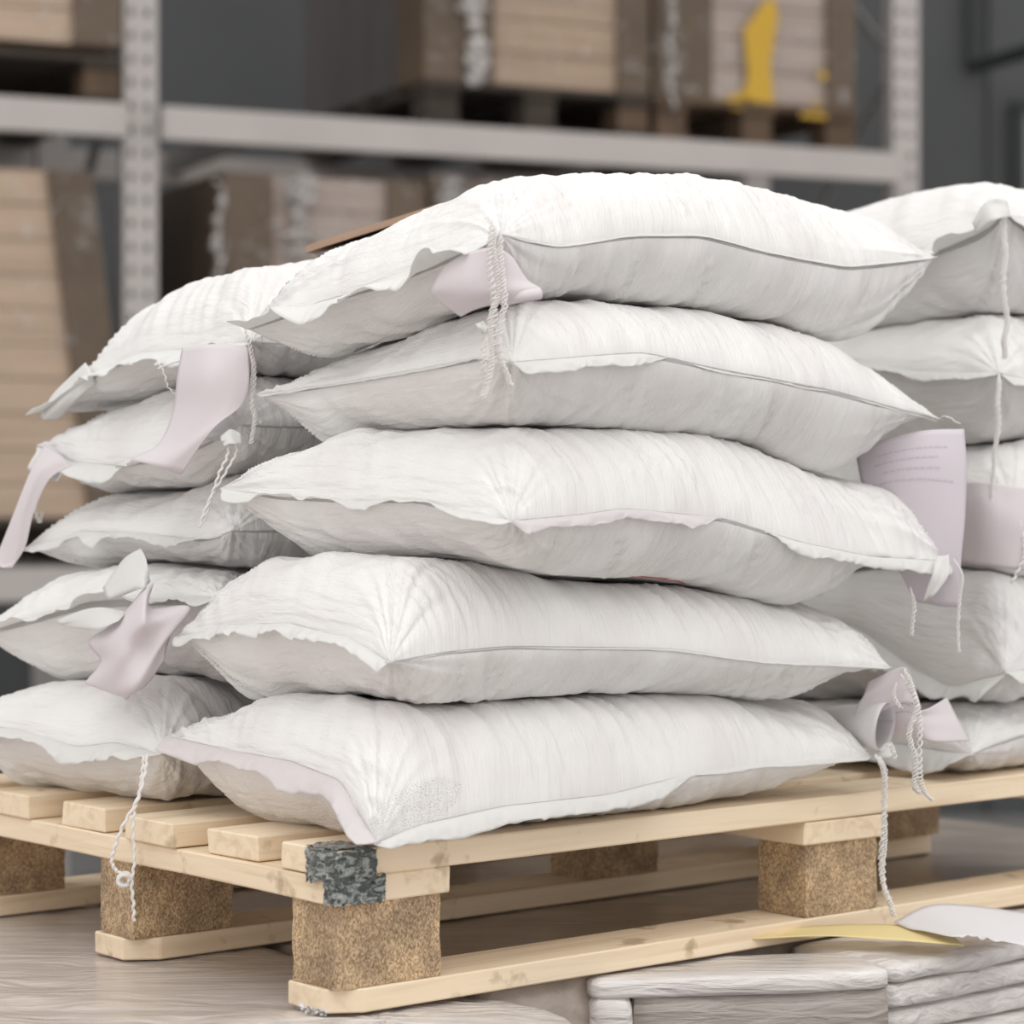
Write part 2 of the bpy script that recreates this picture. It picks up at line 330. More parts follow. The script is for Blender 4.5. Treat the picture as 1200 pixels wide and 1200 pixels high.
def build_sack(sk, bot, top, nu, nv, seed, root, D=(.06, .15, .06, .085), Dtop=None, ex=0.56, wr=1.2, ink=False):
    """the filled bag: one closed skin of two sheets meeting in the seam, with puckers and strain folds"""
    rng = np.random.RandomState(seed)
    Lr = np.linalg.norm(sk.R-sk.F); Ll = np.linalg.norm(sk.L-sk.F)
    def dens(n): t = np.linspace(0, 1, n); return t-0.88*np.sin(2*np.pi*t)/(2*np.pi)
    u = dens(nu); v = dens(nv)
    zr = np.interp(u, np.linspace(0, 1, 200), polyz(sk.seamR, sk.F, sk.R, 200))
    zl = np.interp(v, np.linspace(0, 1, 200), polyz(sk.seamL, sk.F, sk.L, 200))
    zF = .5*(zr[0]+zl[0]); zr[0] = zl[0] = zF; zR = zr[-1]; zL = zl[-1]; zB = 0.5*(zR+zL)
    zback = zL+(zB-zL)*u+(zr-(zF+(zR-zF)*u)); zrb = zR+(zB-zR)*v+(zl-(zF+(zL-zF)*v))
    nR = -np.array([-(sk.R-sk.F)[1], (sk.R-sk.F)[0]])/Lr      # outward of side F-R
    nL = np.array([-(sk.L-sk.F)[1], (sk.L-sk.F)[0]])/Ll       # outward of side F-L
    bow = 0.010; bu = np.sin(np.pi*u)**.7*bow; bv = np.sin(np.pi*v)**.7*bow
    nz = N1(seed+5); ku = nz(u*9)*0.002; kv = nz(v*6+50)*0.002
    ER = np.c_[sk.F+np.outer(u, sk.R-sk.F)-np.outer(bu+ku, nR), zr]
    EB = np.c_[sk.L+np.outer(u, sk.R-sk.F)+np.outer(bu+ku, nR), zback]
    EL = np.c_[sk.F+np.outer(v, sk.L-sk.F)-np.outer(bv+kv, nL), zl]
    EQ = np.c_[sk.R+np.outer(v, sk.L-sk.F)+np.outer(bv+kv, nL), zrb]
    U, V = np.meshgrid(u, v, indexing='ij'); U3, V3 = U[..., None], V[..., None]
    S = (1-V3)*ER[:, None]+V3*EB[:, None]+(1-U3)*EL[None]+U3*EQ[None]
    c00, c10, c01, c11 = ER[0], ER[-1], EL[-1], EB[-1]
    S = S-((1-U3)*(1-V3)*c00+U3*(1-V3)*c10+(1-U3)*V3*c01+U3*V3*c11)
    du = np.minimum(U, 1-U)*Lr; dv = np.minimum(V, 1-V)*Ll
    def P(d, D): return np.sin(np.pi/2*np.clip(d/D, 0, 1))**ex
    T = top(S[..., 0], S[..., 1])-0.0008; Bt = bot(S[..., 0], S[..., 1])+0.0008
    H = T-Bt; T = np.where(H < .02, (T+Bt)/2+.01, T); Bt = np.where(H < .02, (T+Bt)/2-.01, Bt)
    up = np.maximum(T-S[..., 2], 0.012); dn = np.maximum(S[..., 2]-Bt, 0.012)
    # the waist: plan swells a little between seam and bulge
    sheets = []
    for k, hgt in ((1, up), (-1, dn)):
        Dk = D if k < 0 or Dtop is None else Dtop
        p = P(U*Lr, Dk[0])*P((1-U)*Lr, Dk[1])*P(V*Ll, Dk[2])*P((1-V)*Ll, Dk[3])
        X = S.copy(); X[..., 2] += k*hgt*p
        a1, a2, a3, a4 = (N1(seed*7+i+(0 if k > 0 else 40)) for i in range(4))
        w = np.zeros_like(U)
        def edge_folds(nf, along, d, lam, slant):
            ph = along/lam+slant*d/lam
            f = nf(ph)+0.55*nf(ph*2.1+31); r = 1-np.abs(f)*1.3
            e = (1-np.exp(-d/.008))*np.exp(-d/.045)
            m = 0.35+0.65*np.clip(nf(along/.07+90)+.4, 0, 1)
            return (r-.45)*e*m
        sl = 0.55*k
        w += 0.0060*edge_folds(a1, U*Lr, np.where(V < .5, dv, 9), .013, sl)
        w += 0.0040*edge_folds(a2, U*Lr+3, np.where(V >= .5, dv, 9), .013, sl)
        w += 0.0040*edge_folds(a3, V*Ll, np.where(U < .5, du, 9), .020, -sl)*np.clip(np.minimum(V, 1-V)/.2, .1, 1)
        w += 0.0030*edge_folds(a4, V*Ll+3, np.where(U >= .5, du, 9), .016, -sl)
        for ci, (cu, cv) in enumerate(((0, 0), (1, 0), (0, 1), (1, 1))):
            x_ = np.abs(U-cu)*Lr; y_ = np.abs(V-cv)*Ll; r_ = np.hypot(x_, y_); th = np.arctan2(y_, x_+1e-9)
            nf = N1(seed*13+ci+(0 if k > 0 else 9)); f = nf(th*7.5)+.5*nf(th*16+20)
            w += (0.0035 if ci == 0 else 0.0075)*(.55-np.abs(f)*1.4)*np.exp(-r_/.075)*np.clip(r_/.02, 0, 1)*p**.4
        n2 = N2(seed+(0 if k > 0 else 77))
        x_, y_ = U*Lr, V*Ll
        w += (0.0030*n2(x_/.11, y_/.09)+0.0022*n2(x_/.045+9, y_/.04))*p
        q = n2((x_+y_*.6)/.022+30, y_/.16)+.6*n2((x_-y_*.5)/.035+70, y_/.2)
        w += 0.0024*(.45-np.abs(q)*1.6)*p
        gx = np.gradient(X, axis=0); gy = np.gradient(X, axis=1); nn = np.cross(gx, gy); nn /= np.linalg.norm(nn, axis=2)[..., None]+1e-12
        nn = np.where(nn[..., 2:3]*k < 0, -nn, nn)
        # keep hidden touching faces from growing into their neighbours
        edge = np.exp(-np.minimum(du, dv)/.07) if True else 1
        press = 0.25+0.75*np.clip(edge*1.6, 0, 1)
        bd = np.minimum(du, dv) <= 1e-9
        w = np.where(bd, 0, w)*wr*press
        sheets.append(X+nn*w[..., None])
    Tp, Bp = sheets
    idT = np.arange(nu*nv).reshape(nu, nv)
    inner = np.zeros((nu, nv), bool); inner[1:-1, 1:-1] = True
    idB = idT.copy(); idB[inner] = nu*nv+np.arange(inner.sum())
    verts = np.vstack([Tp.reshape(-1, 3), Bp[inner]])
    def quads(I): return np.stack([I[:-1, :-1], I[1:, :-1], I[1:, 1:], I[:-1, 1:]], -1).reshape(-1, 4)
    faces = np.vstack([quads(idT), quads(idB)[:, ::-1]])
    def arcs(X):                                # cloth coordinates measured along the skin
        a = np.zeros((nu, nv)); b = np.zeros((nu, nv))
        a[1:] = np.cumsum(np.linalg.norm(np.diff(X, axis=0), axis=2), axis=0); b[:, 1:] = np.cumsum(np.linalg.norm(np.diff(X, axis=1), axis=2), axis=1)
        a -= a[nu//2]; b -= b[:, nv//2][:, None]; am = a[:, nv//2][:, None]; bmid = b[nu//2][None]
        return am*.75+a*.25, bmid*.75+b*.25
    aT, bT = arcs(Tp); aB, bB = arcs(Bp)
    uv = np.vstack([np.c_[aT.ravel()+.5, bT.ravel()+.5], np.c_[aB[inner]+2.5, bB[inner]+1.5]])
    inkT = np.zeros((nu, nv))
    if ink:
        x_, y_ = U*Lr, V*Ll
        px_ = 600+F_PX*Tp[..., 0]/Tp[..., 1]-486; py_ = HZ-(Tp[..., 2]-ZC)*F_PX/Tp[..., 1]-946
        inkT = (np.hypot((px_*.9-py_*.44)/60, (px_*.44+py_*.9)/25) < 1).astype(float)*.7
    attr = {'ink': np.r_[inkT.ravel(), np.zeros(inner.sum())]}
    body = mesh_obj('filled_bag', verts, faces, M['sack'], root, True, uv, attr)
    sk.ER, sk.EL, sk.nR, sk.nL = ER, EL, nR, nL; sk.Tp, sk.Bp, sk.U, sk.V = Tp, Bp, U, V
    return body

def arc_resample(P, n, a=0.0, b=1.0):
    d = np.r_[0, np.cumsum(np.linalg.norm(np.diff(P, axis=0), axis=1))]; d /= d[-1]
    t = np.linspace(a, b, n); return np.stack([np.interp(t, d, P[:, i]) for i in range(3)], 1), d
def hem(E, nrm, root, seed, a=0, b=1, width=.018, droop=.5, amp=.7, lam=.045, mat='hem', name='hem_flap', jag=.35, zoff=0.0, curl=0.0):
    """cloth edge beyond the seam: a strip that waves up and down along the seam"""
    L = np.linalg.norm(np.diff(E, axis=0), axis=1).sum()*(b-a); n = max(30, int(L/.0022)); k = 8
    C, _ = arc_resample(E, n, a, b); s = np.linspace(0, L, n)
    n1, n2_, n3 = N1(seed), N1(seed+1), N1(seed+2)
    th0 = droop+amp*(n1(s/lam)+.4*n1(s/lam*2.3+9)); wd = width*(1+jag*(n2_(s/.05)+.22*n3(s/.012)))
    ea = .012 if a < .03 else .05; eb = .012 if b > .97 else .05
    env = np.clip(np.minimum(s/ea, (L-s)/eb), .12, 1); wd = wd*env
    tang = np.gradient(C, axis=0); tang /= np.linalg.norm(tang, axis=1)[:, None]
    rows = []; pos = C+np.c_[-nrm[0]*.004*np.ones(n), -nrm[1]*.004*np.ones(n), np.full(n, zoff)]
    rows.append(pos.copy())
    for j in range(1, k+1):
        f = j/k; th = th0*(.35+.65*f)+curl*f*f; st_ = wd/k
        side = n2_(s/.02+40)*.35
        pos = pos+st_[:, None]*(np.cos(th)[:, None]*np.array([nrm[0], nrm[1], 0])-np.sin(th)[:, None]*np.array([0, 0, 1])+side[:, None]*tang)
        if j == 1: pos = pos+np.array([nrm[0], nrm[1], 0])*.003
        rows.append(pos.copy())
    Q = np.stack(rows, 1); g2 = N2(seed+9); jj = np.arange(k+1)/k
    cr = (g2(s[:, None]/.006+jj[None]*1.5, jj[None]*2.5)+.8*g2(s[:, None]/.014-jj[None]*2, jj[None]*1.5+20))*jj[None]*.0016*min(1, width/.014)
    Q = Q+cr[..., None]*np.array([nrm[0]*.6, nrm[1]*.6, .8])
    V = Q.reshape(-1, 3); I = np.arange(n*(k+1)).reshape(n, k+1)
    Fc = np.stack([I[:-1, :-1], I[1:, :-1], I[1:, 1:], I[:-1, 1:]], -1).reshape(-1, 4)
    o = mesh_obj(name, V, Fc, M[mat], root, True)
    md = o.modifiers.new('thickness', 'SOLIDIFY'); md.thickness = 0.0007; md.offset = 0
    return o
def tube_mesh(P, r, seg=5):
    P = np.asarray(P, float); n = len(P); t = np.gradient(P, axis=0); t /= np.linalg.norm(t, axis=1)[:, None]+1e-12
    up = np.array([0.3, -1, 0.2]); a = np.cross(t, up); a /= np.linalg.norm(a, axis=1)[:, None]+1e-12; b = np.cross(t, a)
    rr = np.broadcast_to(np.asarray(r, float), (n,))
    an = np.arange(seg)/seg*2*np.pi
    V = (P[:, None]+rr[:, None, None]*(np.cos(an)[None, :, None]*a[:, None]+np.sin(an)[None, :, None]*b[:, None])).reshape(-1, 3)
    I = np.arange(n*seg).reshape(n, seg); J = np.roll(I, -1, 1)
    Fc = np.stack([I[:-1], J[:-1], J[1:], I[1:]], -1).reshape(-1, 4).tolist()
    Fc += [I[0][::-1].tolist(), I[-1].tolist()]
    return V, Fc
def smooth_path(pts, n):
    pts = np.asarray(pts, float); m = len(pts)
    if m == 2: return pts[0]+(pts[1]-pts[0])*np.linspace(0, 1, n)[:, None]
    Q = np.vstack([2*pts[0]-pts[1], pts, 2*pts[-1]-pts[-2]]); out = []
    t = np.linspace(0, m-1-1e-6, n); i = t.astype(int); f = (t-i)[:, None]
    p0, p1, p2, p3 = Q[i], Q[i+1], Q[i+2], Q[i+3]
    return .5*((2*p1)+(-p0+p2)*f+(2*p0-5*p1+4*p2-p3)*f**2+(-p0+3*p1-3*p2+p3)*f**3)
def thread(px, root, seed, strands=2, amp=.0022, r=.00075, lam=.0085, name='sewing_thread', knot=False, loop=True):
    """chain-stitch yarn: strands looping round each other; px = (x, y, depth)"""
    Pw = np.array([W(*p) for p in px]); L = np.linalg.norm(np.diff(Pw, axis=0), axis=1).sum(); n = max(24, int(L/.0011))
    C = smooth_path(Pw, n); s = np.linspace(0, L, n); VV, FF, off = [], [], 0
    n1 = N1(seed)
    for k in range(strands):
        ph = 2*np.pi*k/strands; q = 2*np.pi*s/lam+ph+n1(s/.02)*.8
        am = amp*(1+.4*n1(s/.03+k*9)); pull = np.clip(s/.01, 0, 1)
        P = C.copy(); P[:, 0] += am*np.sin(q)*pull+.0012*n1(s/.02+50); P[:, 1] += am*.7*np.cos(q)*pull
        v, f = tube_mesh(P, r); VV.append(v); FF += [[i+off for i in q_] for q_ in f]; off += len(v)
    if knot:
        t = np.linspace(0, 1, 90); c = C[-1]; R = .006*(1-.3*t)
        P = np.c_[c[0]+R*np.cos(t*19), c[1]+R*.6*np.sin(t*23), c[2]-.004+R*np.sin(t*19)]
        v, f = tube_mesh(P, r*1.2); VV.append(v); FF += [[i+off for i in q_] for q_ in f]; off += len(v)
    return mesh_obj(name, np.vstack(VV), FF, M['thread'], root, True)
def sheet(grid, root, mat='paper', name='paper_tag', n=26, m=26, thick=.0005, rip=0.0, seed=3):
    """a sheet of paper through a coarse grid of (x, y, depth) control points"""
    G = np.array([[W(*p) for p in row] for row in grid]); 
    A = np.stack([smooth_path(row, n) for row in G]); Bq = np.stack([smooth_path(A[:, j], m) for j in range(n)], 1)
    nz = N2(seed); ii, jj = np.meshgrid(np.linspace(0, 3, m), np.linspace(0, 3, n), indexing='ij')
    Bq = Bq+np.array([0, 1, .3])*(nz(ii, jj)*.0025)[..., None]
    if rip: Bq[-1, :, 2] += rip*nz(ii[-1]*4, jj[-1]*4)
    I = np.arange(n*m).reshape(m, n); Fc = np.stack([I[:-1, :-1], I[1:, :-1], I[1:, 1:], I[:-1, 1:]], -1).reshape(-1, 4)
    o = mesh_obj(name, Bq.reshape(-1, 3), Fc, M[mat], root, True)
    md = o.modifiers.new('thickness', 'SOLIDIFY'); md.thickness = thick; md.offset = 0
    o['_'] = 0; del o['_']
    return o, Bq
def print_rows(B, rows, root, mat='ink', seed=1, h=.0016, name='printed_text', lift=.0008):
    """small blocks of print laid on a sheet: rows of (row position, from, to), one mesh"""
    rng = random.Random(seed); V, Fc = [], []; m, n = B.shape[:2]
    def at(i, j):
        i = min(max(i, 0), m-1.001); j = min(max(j, 0), n-1.001); a, b = int(i), int(j); f, g = i-a, j-b
        return (B[a, b]*(1-f)+B[a+1, b]*f)*(1-g)+(B[a, b+1]*(1-f)+B[a+1, b+1]*f)*g-np.array([0, lift, 0])
    for r, c0, c1 in rows:
        c = c0
        while c < c1:
            w = rng.uniform(.02, .07); hh = .012
            a = [at(r*(m-1), c*(n-1)), at(r*(m-1), (c+w)*(n-1)), at((r+hh)*(m-1), (c+w)*(n-1)), at((r+hh)*(m-1), c*(n-1))]
            k = len(V); V += a; Fc.append((k, k+1, k+2, k+3)); c += w+.012
    return mesh_obj(name, V, Fc, M[mat], root)

# ------------------------------------------------------------------ the fifteen sacks
AL = dict(ll=.34, lr=.63)
A = {}
A[1] = Sack(440, 195, 1022, 2.19, [(440, 988), (415, 955), (390, 915), (330, 892), (260, 880), (195, 862)], [(440, 988), (500, 965), (600, 945), (720, 932), (800, 912), (900, 897), (1022, 886)], **AL)
A[2] = Sack(455, 207, 1046, 2.195, [(455, 776), (400, 748), (330, 730), (260, 732), (207, 746)], [(455, 776), (520, 764), (600, 757), (800, 760), (900, 775), (1046, 782)], **AL)
A[3] = Sack(600, 258, 1114, 2.20, [(600, 610), (530, 597), (480, 585), (400, 586), (320, 582), (258, 572)], [(600, 610), (680, 603), (740, 595), (860, 607), (950, 636), (1030, 652), (1114, 657)], **AL)
A[4] = Sack(600, 298, 1107, 2.20, [(600, 424), (560, 417), (430, 441), (298, 463)], [(600, 424), (700, 416), (760, 412), (870, 435), (980, 456), (1050, 477), (1107, 493)], **AL)
A[5] = Sack(585, 290, 1098, 2.20, [(585, 274), (510, 306), (440, 333), (370, 352), (300, 382), (290, 386)], [(585, 274), (660, 287), (760, 273), (830, 273), (900, 292), (1000, 311), (1098, 301)], **AL)
def perp_R(ln):   # right corner hidden: square to the seen left side
    def f(Fp_, L_): d = L_-Fp_; d = d/np.linalg.norm(d); return Fp_+np.array([d[1], -d[0]])*ln
    return f
def sackB(fx, lx, d, seamL, zR=None):
    s = Sack(fx, lx, lx, d, seamL, seamL, ll=.35, Rp=lambda F: F+RR*.6)
    dd = (s.L-s.F)/np.linalg.norm(s.L-s.F); s.R = s.F+np.array([dd[1], -dd[0]])*.6; s.B = s.L+s.R-s.F; s.c = (s.F+s.B)/2
    # the hidden right seam keeps the height of the front corner
    z0 = ZC-(seamL[0][1]-HZ)/F_PX*s.F[1]; s.seamR = []
    for k in (0, .25, .5, .75, 1):
        P = s.F+(s.R-s.F)*k; s.seamR.append((600+F_PX*P[0]/P[1], HZ-(z0-ZC)*F_PX/P[1]))
    return s
B = {}
B[1] = sackB(190, -70, 2.46, [(190, 884), (130, 870), (80, 876), (10, 855), (-70, 845)])
B[2] = sackB(255, -25, 2.47, [(255, 700), (200, 700), (90, 705), (0, 735), (-25, 742)])
B[3] = sackB(272, 28, 2.48, [(272, 622), (230, 632), (150, 624), (90, 622), (28, 642)])
B[4] = sackB(280, 42, 2.48, [(280, 498), (200, 535), (130, 545), (80, 540), (42, 522)])
B[5] = sackB(294, 58, 2.49, [(294, 400), (240, 405), (160, 412), (100, 442), (58, 482)])
def sackC(fx, d, seamL, seamR, lz, shift=0.0):
    s = Sack(fx, fx, fx, d, seamL, seamR, Lp=lambda F: F+LL*.6, Rp=lambda F: F+RR*.36)
    return s
def cl(fx, fy, pts):   # adds the front corner and the hidden ends
    return [(fx, fy)]+pts
C = {}
C[1] = sackC(1138, 2.72, [(1138, 884), (1100, 880), (1050, 872), (850, 850)], [(1138, 884), (1200, 862), (1300, 850)], 0)
C[2] = sackC(1178, 2.74, [(1178, 788), (1110, 806), (1060, 780), (1000, 735), (850, 715)], [(1178, 788), (1250, 775), (1320, 765)], 0)
C[3] = sackC(1188, 2.75, [(1188, 600), (1130, 570), (1060, 568), (880, 570)], [(1188, 600), (1250, 590), (1320, 585)], 0)
C[4] = sackC(1172, 2.75, [(1172, 437), (1140, 436), (1060, 434), (1000, 420), (880, 420)], [(1172, 437), (1250, 450), (1320, 455)], 0)
C[5] = sackC(1180, 2.75, [(1180, 250), (1150, 272), (1100, 292), (1000, 305), (880, 310)], [(1180, 250), (1230, 275), (1320, 300)], 0)

fa = {0: Flat(ZD)}
fa[1] = contact(A[2], [(250, 808), (300, 806), (380, 812)], [(500, 826), (600, 820), (740, 814), (840, 816), (960, 832)], .05, A[1], [(250, 812), (350, 808), (440, 820), (560, 824), (740, 815), (940, 826)])
fa[2] = contact(A[3], [(330, 650), (370, 652), (450, 650)], [(640, 670), (740, 680), (850, 686), (975, 712)], .05, A[2], [(270, 674), (350, 655), (455, 653), (560, 655), (740, 678), (940, 708)])
fa[3] = contact(A[4], [(355, 516), (420, 506), (520, 500)], [(640, 498), (740, 503), (870, 517), (1000, 553)], .05, A[3], [(330, 520), (440, 503), (590, 500), (740, 503), (1000, 560)])
fa[4] = contact(A[5], [(330, 425), (420, 410), (520, 374)], [(640, 350), (760, 356), (900, 380), (968, 398)], .05, A[4], [(380, 425), (480, 392), (590, 358), (740, 354), (960, 396)])
fa[5] = Ridge(A[5], [(280, 322), (330, 311), (380, 301), (420, 290), (500, 250), (540, 233), (580, 220), (640, 211), (700, 205), (800, 207), (900, 225), (960, 243), (1000, 256), (1060, 268), (1100, 288)])
fb = {0: Flat(ZD)}
fb[1] = contact(B[2], [(0, 812), (60, 802), (130, 796), (210, 790)], [(290, 800)], d=.05)
fb[2] = contact(B[3], [(75, 683), (150, 660), (230, 664)], [(300, 668)], d=.05)
fb[3] = contact(B[4], [(90, 585), (150, 576), (240, 570)], [(310, 545)], d=.05)
fb[4] = contact(B[5], [(95, 474), (150, 472), (210, 456), (260, 446)], [(330, 440)], d=.05)
fb[5] = Ridge(B[5], [(60, 462), (90, 438), (120, 405), (150, 378), (180, 356), (215, 338), (270, 322), (330, 312), (420, 300)])
fc = {0: Flat(ZD)}
fc[1] = contact(C[2], [(1150, 824), (1080, 822), (1000, 820), (900, 820)], [(1230, 820), (1300, 822)])
fc[2] = contact(C[3], [(1170, 670), (1100, 664), (1000, 670), (900, 680)], [(1230, 680), (1300, 690)])
fc[3] = contact(C[4], [(1170, 516), (1120, 522), (1040, 530), (950, 535)], [(1230, 514), (1300, 520)])
fc[4] = contact(C[5], [(1160, 368), (1080, 374), (1000, 388), (920, 395)], [(1230, 370), (1300, 375)])
fc[5] = Ridge(C[5], [(900, 262), (990, 252), (1050, 232), (1100, 222), (1150, 217), (1180, 222), (1230, 236), (1300, 250)])

sack_labels = {
 ('A', 1): 'white sack on the pallet at its near corner, grey print flecks on its tip',
 ('A', 2): 'white sack second from bottom in the front column, pleated hem on its left end',
 ('A', 3): 'middle white sack of the front column, wavy hem along its left end',
 ('A', 4): 'white sack second from top in the front column, large paper tag at right corner',
 ('A', 5): 'long white sack on top of the front column, yarn bundle hanging from its corner',
 ('B', 1): 'white sack on the pallet at the left edge, yarn hanging over the pallet',
 ('B', 2): 'white sack at the left with a crumpled pink paper tag spread over it',
 ('B', 3): 'middle white sack of the left column, frayed hem and no paper tag',
 ('B', 4): 'white sack of the left column with a paper strip hanging off its left tip',
 ('B', 5): 'white sack topping the left column, broad blank paper tag hanging down its front',
 ('C', 1): 'white sack on the pallet at the right edge, behind the pink paper tag',
 ('C', 2): 'white sack of the right column with a wide hem folded down over its neighbour',
 ('C', 3): 'middle white sack of the right column with a pinkish paper tag',
 ('C', 4): 'white sack second from top in the right column, yarn hanging from its corner',
 ('C', 5): 'white sack on top of the right column, folded ear above a long yarn'}
roots = {}
for key, dct, f, res, grp in (('A', A, fa, (230, 130), 'sacks stacked in the front column'), ('B', B, fb, (120, 130), 'sacks stacked in the left column'), ('C', C, fc, (90, 130), 'sacks stacked in the right column')):
    for k in range(1, 6):
        s = dct[k]; zb = float(f[k-1](np.array([s.c[0]]), np.array([s.c[1]]))[0])
        root = empty('grain_sack', (s.c[0], s.c[1], zb), sack_labels[(key, k)], 'sack', grp); roots[(key, k)] = root
        build_sack(s, f[k-1], f[k], res[0], res[1], 11*k+ord(key), root, ink=(key == 'A' and k == 1), Dtop=(.06, .045, .06, .06) if (key, k) == ('A', 5) else None)

# hems: (sack, side, from, to, width, droop, amp, wavelength, material, jag)
HEMS = [
 ('A', 1, 'L', .0, 1, .026, .9, .35, .05, 'liner', .25), ('A', 1, 'R', 0, .62, .018, 1.2, .25, .09, 'hem', .3), ('A', 1, 'R', .6, 1, .005, 1.3, .2, .05, 'hem', .3),
 ('A', 2, 'L', 0, 1, .017, .75, .45, .019, 'hem', .2), ('A', 2, 'R', .0, 1, .003, 1.3, .2, .04, 'hem', .3),
 ('A', 3, 'L', .0, 1, .015, .5, .9, .035, 'hem', .4), ('A', 3, 'R', 0, .45, .015, 1.35, .2, .07, 'liner', .3), ('A', 3, 'R', .55, 1, .016, 1.3, .2, .08, 'hem', .3),
 ('A', 4, 'L', 0, 1, .005, .9, .3, .05, 'hem', .2), ('A', 4, 'R', 0, .34, .014, 1.25, .2, .08, 'hem', .3), ('A', 4, 'R', .34, 1, .004, 1.3, .2, .05, 'hem', .3),
 ('A', 5, 'L', 0.02, 1, .034, .3, .75, .055, 'hem', .35), ('A', 5, 'R', .02, 1, .0025, 1.3, .15, .05, 'hem', .3),
 ('B', 1, 'L', 0, 1, .022, .8, .6, .04, 'hem', .4), ('B', 2, 'L', 0, 1, .022, .2, .8, .05, 'hem', .4), ('B', 3, 'L', .05, 1, .017, .9, .6, .03, 'hem', .5),
 ('B', 4, 'L', 0, 1, .026, .8, .6, .045, 'hem', .5), ('B', 5, 'L', 0, 1, .026, .6, .7, .05, 'hem', .5),
 ('C', 1, 'L', 0, .5, .030, .8, .5, .06, 'hem', .3), ('C', 2, 'L', 0, .8, .035, 1.0, .4, .06, 'hem', .3), ('C', 2, 'R', 0, .6, .018, 1.0, .5, .04, 'hem', .3),
 ('C', 3, 'L', 0, .6, .014, 1.1, .4, .05, 'hem', .3), ('C', 4, 'L', 0, .8, .014, .9, .5, .05, 'hem', .3), ('C', 4, 'R', 0, .6, .016, 1.0, .4, .05, 'hem', .3),
 ('C', 5, 'L', 0, .8, .030, .7, .9, .055, 'hem', .4), ('C', 5, 'R', 0, .6, .016, .9, .4, .05, 'hem', .3)]
for i, (key, k, side, a, b, w, dr, am, lam, mt, jag) in enumerate(HEMS):
    s = {'A': A, 'B': B, 'C': C}[key][k]
    hem(s.ER if side == 'R' else s.EL, s.nR if side == 'R' else s.nL, roots[(key, k)], 300+i*3, a, b, w, dr, am, lam, mt, 'hem_flap' if mt == 'hem' else 'liner_flap', jag)
# ------------------------------------------------------------------ yarns, paper tags and prints on the sacks
def dF(s, off=-.012): return s.F[1]+off
R_ = roots
# top front sack: bundle of chain-stitch yarn and folded pink tag
M['faint'] = simple('faint_ink', (0.60, 0.55, 0.62), 0.7)
d = dF(A[5], -.022)
thread([(580, 264, d), (579, 300, d-.004), (583, 340, d-.006), (574, 380, d-.008), (577, 420, d-.008), (565, 468, d-.006)], R_[('A', 5)], 1, 3, .0024, .0007)
thread([(585, 268, d), (587, 310, d-.004), (590, 350, d-.008), (584, 395, d-.009), (588, 425, d-.008), (598, 452, d-.006)], R_[('A', 5)], 2, 3, .0024, .0007)
thread([(576, 258, d), (574, 300, d-.004), (578, 350, d-.006), (582, 390, d-.008)], R_[('A', 5)], 3, 2, .0026, .0007)
sheet([[(520, 312, 2.222), (548, 296, 2.200), (582, 290, 2.186), (602, 303, 2.196)], [(506, 338, 2.232), (545, 330, 2.196), (585, 325, 2.184), (618, 328, 2.200)], [(512, 352, 2.236), (550, 350, 2.200), (592, 343, 2.186), (634, 338, 2.206)], [(540, 372, 2.25), (560, 362, 2.22), (600, 352, 2.196), (634, 350, 2.214)]], R_[('A', 5)])[0]['label'] = 'folded pink paper tag'
C_ = [W(590, 352, 2.20), W(612, 347, 2.196), W(632, 344, 2.205)]
v, f = tube_mesh(smooth_path(C_, 14), .0052, 12); mesh_obj('tag_roll', v, f, M['paper'], R_[('A', 5)], True)
# second: stub and yarn
d = dF(A[4], -.014)
thread([(572, 392, d), (566, 420, d-.004), (571, 445, d-.004), (567, 466, d-.002)], R_[('A', 4)], 4, 2, .0022, .0007)
thread([(600, 400, d+.004), (592, 430, d-.002), (600, 452, d-.002)], R_[('A', 4)], 5, 1, .0012, .0007)
sheet([[(557, 380, d), (566, 376, d)], [(566, 392, d-.002), (576, 388, d-.002)]], R_[('A', 4)], 'hem', 'hem_stub', 6, 6)
# big tag at the right corner of the second sack and its threads
dr = A[4].R[1]
o, Bq = sheet([[(1003, 527, dr+.015), (1040, 514, dr-.012), (1085, 504, dr-.022), (1130, 503, dr-.02)], [(1008, 560, dr+.012), (1050, 548, dr-.015), (1092, 545, dr-.028), (1133, 548, dr-.022)], [(1020, 600, dr+.01), (1062, 595, dr-.012), (1100, 600, dr-.024), (1131, 605, dr-.02)], [(1050, 660, dr+.01), (1075, 664, dr-.004), (1104, 662, dr-.014), (1126, 658, dr-.014)], [(1072, 706, dr+.012), (1085, 708, dr+.006), (1104, 710, dr-.002), (1124, 712, dr-.008)]], R_[('A', 4)], 'paper_lilac')
o['label'] = 'large lilac paper tag with faint lines of print'
print_rows(Bq, [(.12, .2, .8), (.19, .15, .75), (.26, .2, .7), (.33, .15, .85)], o, 'faint', 3)
thread([(1100, 490, dr), (1108, 488, dr-.012), (1124, 497, dr-.014)], R_[('A', 4)], 6, 1, .001, .0007)
dr3 = A[3].R[1]-.03
thread([(1068, 688, dr3), (1071, 712, dr3-.002), (1069, 745, dr3)], R_[('A', 3)], 7, 2, .0018, .0007)
thread([(1118, 655, dr3), (1128, 675, dr3-.002), (1125, 700, dr3), (1122, 765, dr3)], R_[('A', 3)], 8, 2, .0012, .0007)
sheet([[(1098, 652, dr3), (1112, 650, dr3)], [(1090, 680, dr3-.006), (1112, 672, dr3-.008)], [(1082, 706, dr3), (1098, 694, dr3-.004)]], R_[('A', 3)], 'hem', 'hem_tail', 10, 12)
